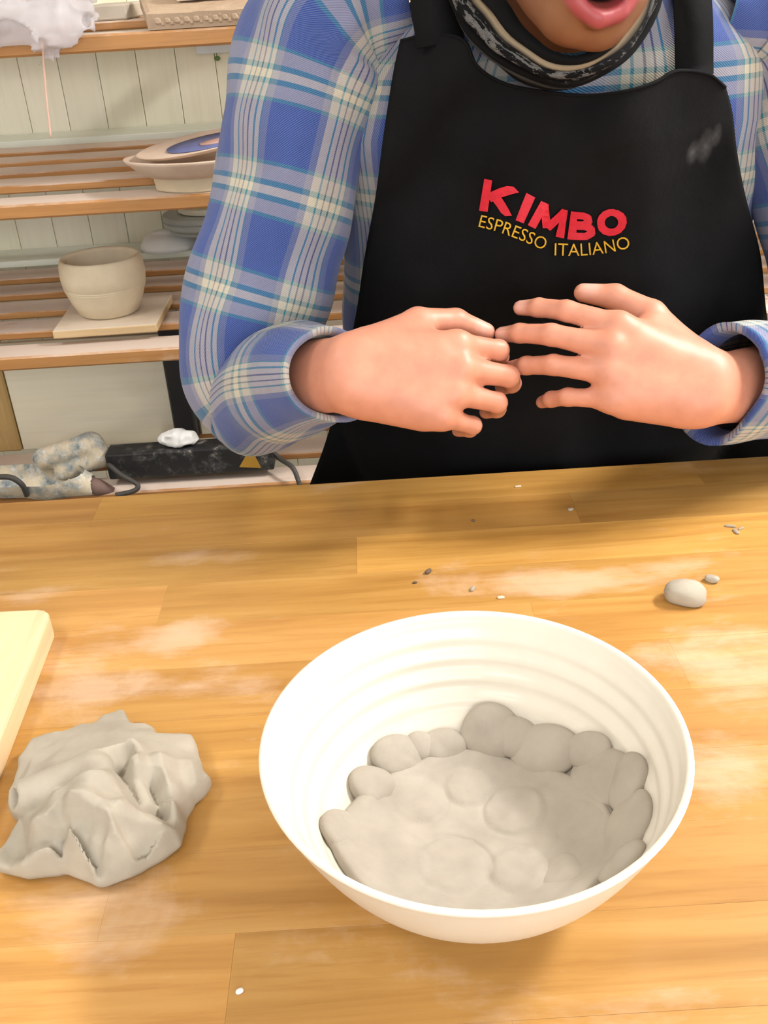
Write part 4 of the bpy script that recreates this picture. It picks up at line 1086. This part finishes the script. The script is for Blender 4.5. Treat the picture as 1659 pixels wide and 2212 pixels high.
# painted oval dish and tilted plate on the second shelf
def oval_rings(rings, c, seg=64, ex=1.0):
    """rings: (a, b, z, exponent) -> closed lofted shell"""
    V = []
    for (a, b, z, e_) in rings:
        for j in range(seg):
            w_ = 2*math.pi*j/seg; ca, sa = math.cos(w_), math.sin(w_)
            V.append((c[0]+a*math.copysign(abs(ca)**e_, ca), c[1]+b*math.copysign(abs(sa)**e_, sa), c[2]+z))
    n = len(rings); Fc = [(i*seg+j, i*seg+(j+1) % seg, (i+1)*seg+(j+1) % seg, (i+1)*seg+j) for i in range(n-1) for j in range(seg)]
    Fc += [tuple(range(seg))[::-1], tuple(range((n-1)*seg, n*seg))]
    return np.array(V), Fc
zb = ZS['mid']+.0006
cd_ = atY(432, 410, 1.500); dc = np.array([cd_[0], 1.4905, zb])
e = empty('clay_dish', dc); tag(e, 'unfired boat-shaped clay dish on the second shelf by the sleeve', 'dish')
V, Fc = oval_rings([(.060, .034, 0, 1.35), (.062, .035, .0015, 1.35), (.064, .037, .019, 1.35), (.066, .039, .0205, 1.3)], dc)
link('foot', meshd('foot', V, Fc), M['bisque'], e)
V, Fc = oval_rings([(.070, .040, .0200, 1.1), (.084, .056, .028, 1.1), (.100, .070, .042, 1.1), (.103, .073, .046, 1.1), (.102, .072, .0475, 1.1), (.099, .069, .046, 1.1), (.084, .056, .036, 1.1), (.06, .04, .0335, 1.1), (.02, .015, .033, 1.0)], dc)
V[:, 2] = np.maximum(V[:, 2], np.where(V[:, 1] > FY+.083, ZM+.001, V[:, 2])); link('shell', meshd('shell', V, Fc), M['pinkclay'], e, True)
pt = empty('painted_plate', dc+np.array([.012, .0, .050])); tag(pt, 'clay plate with blue painted centre lying tilted in the boat-shaped dish', 'plate')
def tilt(V, c, ay, ax):
    Rm = np.array(Euler((ax, ay, 0)).to_matrix()); return (V-c)@Rm.T+c
pc = dc+np.array([.012, .0, .0505]); Ry, Rx = -.13, .10
V, Fc = oval_rings([(.05, .032, .0, 1), (.085, .052, .004, 1), (.094, .059, .0085, 1), (.0945, .0595, .0098, 1), (.092, .057, .0100, 1), (.083, .051, .0072, 1), (.05, .03, .0055, 1), (.01, .006, .0053, 1)], pc)
V = tilt(V, pc, Ry, Rx); V[:, 2] += .004; link('rim', meshd('rim', V, Fc), M['pinkclay'], pt, True)
M['blueglaze'] = m_plain('blue_slip', (104, 112, 160), .6, .2, 60); M['peach'] = m_plain('peach_slip', (196, 158, 146), .7, .12, 60)
V, Fc = oval_rings([(.064, .040, .0064, 1), (.064, .040, .0078, 1), (.03, .018, .0066, 1), (.008, .005, .0064, 1)], pc+np.array([.014, .002, 0])); V = tilt(V, pc, Ry, Rx); V[:, 2] += .004
gl = link('blue_glaze', meshd('blue_glaze', V, Fc), M['blueglaze'], pt, True)
V, Fc = oval_rings([(.026, .014, .0062, 1), (.026, .014, .0082, 1), (.01, .006, .0084, 1)], pc+np.array([.026, -.004, 0])); V = tilt(V, pc, Ry, Rx); V[:, 2] += .004
link('peach_spot', meshd('peach_spot', V, Fc), M['peach'], gl, True)

# clay pot on a wooden bat on the third shelf
def quad_board(name, px4, z0, th, mat, label, cat='board', bevel=.002):
    C4 = [atZ(x, y, z0+th) for x, y in px4]
    bm = bmesh.new(); lo_ = [bm.verts.new((c[0], c[1], z0)) for c in C4]; hi_ = [bm.verts.new((c[0], c[1], z0+th)) for c in C4]
    bm.faces.new(lo_); bm.faces.new(hi_)
    for i in range(4): bm.faces.new((lo_[i], lo_[(i+1) % 4], hi_[(i+1) % 4], hi_[i]))
    bmesh.ops.recalc_face_normals(bm, faces=bm.faces); bmesh.ops.bevel(bm, geom=list(bm.edges), offset=bevel, segments=2, affect='EDGES', profile=.5)
    o = link(name, bm_mesh(name, bm), mat); tag(o, label, cat); return o
M['bat'] = m_wood('pale_bat_wood', (196, 166, 122), (216, 188, 146), 'X', .6, .6, dust=(222, 210, 196), dust_amt=(.6, .85))
quad_board('wooden_bat', [(112, 716), (338, 700), (372, 636), (160, 648)], ZB+.0005, .013, M['bat'], 'pale wooden bat under the clay pot on the third shelf')
quad_board('wooden_bat', [(402, 676), (560, 664), (566, 634), (418, 646)], ZB+.0005, .013, M['bat'], 'pale wooden bat on the third shelf peeking out beside the sleeve')
zp = ZB+.0142; pb_ = atZ(238, 672, zp)
ppm = np.linalg.norm(atY(328, 610, pb_[1])-atY(147, 610, pb_[1]))/2
R_ = ppm
pprof = [(0, 0), (.66*R_, 0), (.72*R_, .003), (.86*R_, .35*R_), (.955*R_, .62*R_), (.962*R_, .635*R_), (.945*R_, .645*R_), (.968*R_, .66*R_), (.968*R_, .68*R_), (.952*R_, .69*R_), (.978*R_, .71*R_), (1.0*R_, .95*R_), (.985*R_, 1.2*R_), (.94*R_, 1.33*R_), (.90*R_, 1.36*R_), (.84*R_, 1.34*R_), (.80*R_, 1.28*R_), (.84*R_, 1.0*R_), (.78*R_, .5*R_), (.5*R_, .2*R_), (0, .16*R_)]
o = link('clay_pot', lathe_mesh('clay_pot', pprof, 72, (pb_[0], pb_[1], zp)), M['bisque'], None, True); tag(o, 'round unfired clay pot with grooved waist on a wooden bat', 'pot')

# turntable and upturned bowl on the ledge behind
zl = ZS['bot']+.0165
c = atY(452, 500, 2.005); e = empty('banding_wheel', (c[0], 2.0, zl)); tag(e, 'grey banding wheel with cream disc standing on the back ledge', 'turntable')
M['greymetal'] = m_plain('grey_cast_metal', (164, 168, 162), .45, .1, spec=.5); M['creamdisc'] = m_plain('cream_disc', (214, 210, 190), .6, .05)
link('stand', lathe_mesh('stand', [(0, 0), (.034, 0), (.034, .006), (.018, .012), (.016, .045), (0, .045)], 40, (c[0]+.01, 2.0, zl)), M['greymetal'], e, True)
link('wheel_head', lathe_mesh('wheel_head', [(0, .034), (.06, .034), (.068, .0355), (.078, .040), (.0785, .046), (.087, .050), (.0885, .053), (.0885, .060), (.086, .0625), (.0885, .0645), (.0885, .071), (.086, .0735), (.066, .0755), (0, .0755)], 64, (c[0], 2.003, zl)), M['greymetal'], e)
link('cream_disc', lathe_mesh('cream_disc', [(0, .0758), (.064, .0758), (.068, .078), (.068, .084), (.064, .087), (0, .087)], 64, (c[0]+.012, 2.005, zl)), M['creamdisc'], e)
c2 = atY(366, 530, 2.03); o = link('upturned_bowl', lathe_mesh('upturned_bowl', [(.056, .0002), (.060, .0002), (.058, .009), (.050, .021), (.036, .030), (.020, .032), (.020, .0335), (0, .0335), (0, .029), (.03, .027), (.048, .017), (.055, .006), (.056, .0002)], 56, (c2[0], 2.034, zl)), M['white'], None, True)
tag(o, 'small white bowl turned upside down beside the banding wheel', 'bowl')
# white strip with a green tag on the wall
p = atY(425, 112, WY-.006); q = atY(560, 100, WY-.006)
e = empty('wall_strip', (p[0], WY-.006, p[2])); tag(e, 'white strip with green tag fixed to the plank wall', 'strip')
M['bluewhite'] = m_plain('white_plastic_strip', (222, 228, 236), .4, .03); M['green'] = m_plain('green_tag', (104, 132, 66), .7, .2)
box('strip', (p[0], WY-.010, p[2]-.004), (q[0]+.06, WY-.0045, p[2]+.010), M['bluewhite'], e, .001)
g = atY(469, 126, WY-.007); bm = bmesh.new(); bmesh.ops.create_icosphere(bm, subdivisions=2, radius=.0055); bmesh.ops.scale(bm, vec=(1.1, .4, .8), verts=bm.verts); bmesh.ops.translate(bm, vec=(g[0], WY-.0065, g[2]), verts=bm.verts)
link('green_tag', bm_mesh('green_tag', bm), M['green'], e, True)
tube('thread', [(g[0], WY-.0075, p[2]+.002), (g[0], WY-.0075, g[2])], .0007, M['green'], e, n=2, sides=5, smooth_path=False)

# tools on the lowest shelf --------------------------------------------------
def m_spatter():
    t = NT('clay_spattered_blue'); w = t.wpos(); n = t.noise(w, 28, 6, .65); n2 = t.noise(w, 75, 4, .7)
    c = t.ramp(n, [(.32, lin((86, 104, 118))), (.42, lin((150, 156, 154))), (.54, lin((206, 192, 166))), (.8, lin((222, 212, 192)))])
    c = t.mix(t.ramp(n2, [(.52, G1(0)), (.66, G1(.7))]), c, lin((216, 220, 222))); t.base(c); t.set('Roughness', .7)
    t.bump(t.math('ADD', n, n2), .35, .003); return t.m
M['spatter'] = m_spatter()
def m_spat_black():
    t = NT('clay_spattered_black'); w = t.wpos(); n = t.noise(w, 34, 6, .7)
    c = t.ramp(n, [(.50, lin((24, 24, 26))), (.60, lin((62, 62, 62))), (.72, lin((178, 168, 152)))])
    t.base(c); t.set('Roughness', .6); t.bump(n, .3, .003); return t.m
M['spatblack'] = m_spat_black(); M['cable'] = m_plain('grey_cable', (66, 62, 58), .6, .2); M['tip'] = m_plain('brown_nozzle', (112, 88, 80), .7, .2); M['warn'] = m_plain('amber_label', (176, 134, 44), .5, .1)
e = empty('power_tool', atY(110, 1060, 1.50)); tag(e, 'clay-spattered grey power tool lying on the lowest shelf', 'tool')
def tool(P):
    d = sd_caps(P, atY(-30, 1020, 1.462), atY(105, 1022, 1.462), .044, .041)
    d = smin(d, sd_caps(P, atY(105, 1022, 1.462), atY(196, 1050, 1.460), .041, .019), .02)
    d = smin(d, sd_caps(P, atY(38, 976, 1.475), atY(52, 1005, 1.468), .022, .03), .012)
    a_ = np.arctan2(P[..., 2]-1.0, P[..., 0]); 
    return d+.0015*np.sin(P[..., 0]*420)*(P[..., 2] > atY(45, 1000, 1.475)[2])
Vh, Fh = nets(tool, atY(-60, 1130, 1.39)*[1, 0, 1]+[0, 1.39, 0], atY(240, 930, 1.62)*[1, 0, 1]+[0, 1.62, 0], .004)
Vh[:, 2] = np.maximum(Vh[:, 2], ZS['low']+.001); link('casing', np_mesh('casing', Vh, Fh), M['spatter'], e, True)
tube('nozzle', [atY(188, 1049, 1.460), atY(215, 1054, 1.460), atY(246, 1062, 1.460)], [.0165, .0145, .007], M['tip'], e, n=14, sides=20)
def arm(P):
    d = sd_caps(P, atY(95, 990, 1.505), atY(196, 962, 1.515), .019, .021); d = smin(d, sd_caps(P, atY(196, 962, 1.515), atY(222, 985, 1.51), .021, .016), .01)
    return smin(d, sd_caps(P, atY(140, 1018, 1.500), atY(220, 990, 1.505), .017, .015), .008)
lo_ = np.minimum(atY(70, 1060, 1.51), atY(250, 930, 1.51))-.03; hi_ = np.maximum(atY(70, 1060, 1.51), atY(250, 930, 1.51))+.03; lo_[1] = 1.45; hi_[1] = 1.57
Vh, Fh = nets(arm, lo_, hi_, .0035); Vh[:, 2] = np.maximum(Vh[:, 2], ZL+.001); link('handle', np_mesh('handle', Vh, Fh), M['spatter'], e, True)
tube('cable', [atY(-5, 1030, 1.415), atY(25, 1032, 1.412), atY(48, 1048, 1.413), atY(58, 1070, 1.420)], .0048, M['cable'], e, n=30)
# black transformer box
cb0 = atZ(228, 1030, ZL+.001); cb1 = atZ(592, 1016, ZL+.001); yb = min(cb0[1], cb1[1])
pbx = empty('power_box', ((cb0[0]+cb1[0])/2, yb+.03, ZL)); tag(pbx, 'long black power box with amber triangle label on the lowest shelf', 'power box')
zt_ = atY(400, 972, yb)[2]; x0_, x1_ = atY(228, 1000, yb)[0], atY(590, 990, yb)[0]; dep = max(.03, atZ(400, 949, zt_)[1]-yb)
dep = min(dep, PY-.014-yb)
box('box_body', (x0_, yb, ZL+.001), (x1_, yb+dep, zt_), M['spatblack'], pbx, .004, 2)
tc_ = [atY(x, y, yb-.0012) for x, y in ((517, 1009), (564, 1011), (550, 984), (533, 981))]
V = [c_ for c_ in tc_]+[c_+np.array([0, .0016, 0]) for c_ in tc_]
wl = link('warning_label', meshd('warning_label', V, [(0, 1, 2, 3), (7, 6, 5, 4), (0, 4, 5, 1), (1, 5, 6, 2), (2, 6, 7, 3), (3, 7, 4, 0)]), M['warn'], pbx); wl['label'] = 'amber triangular label'
tube('cable', [np.array([x1_-.004, yb+.02, zt_-.02]), atY(606, 992, yb+.01), atY(632, 1010, yb-.02), atY(645, 1040, yb-.035), np.array([atY(647, 1044, yb-.04)[0], yb-.045, ZS['low']+.005])], .0042, M['cable'], pbx, n=30)
tube('lead', [np.array([x0_+.002, yb+.01, zt_-.03]), atY(236, 1005, yb-.006), atY(262, 1026, yb-.02), atY(296, 1046, yb-.03), atY(290, 1060, yb-.035), atY(250, 1070, yb-.04)], .0042, M['cable'], pbx, n=40)
wc = atY(385, 940, yb+dep*.55)
def rag(P):
    d = sd_ell(P, (wc[0], yb+dep*.5, zt_+.012), (.034, .018, .016)); return smax(d+np.abs(vnoise(P, .016))*.009-.002, zt_+.0006-P[..., 2], .003)
Vh, Fh = nets(rag, (wc[0]-.06, yb-.02, zt_-.01), (wc[0]+.06, yb+dep+.04, zt_+.05), .003); o = link('white_rag', np_mesh('white_rag', *biggest(Vh, Fh)), M['white'], None, True); tag(o, 'small crumpled white rag on top of the black power box', 'rag')
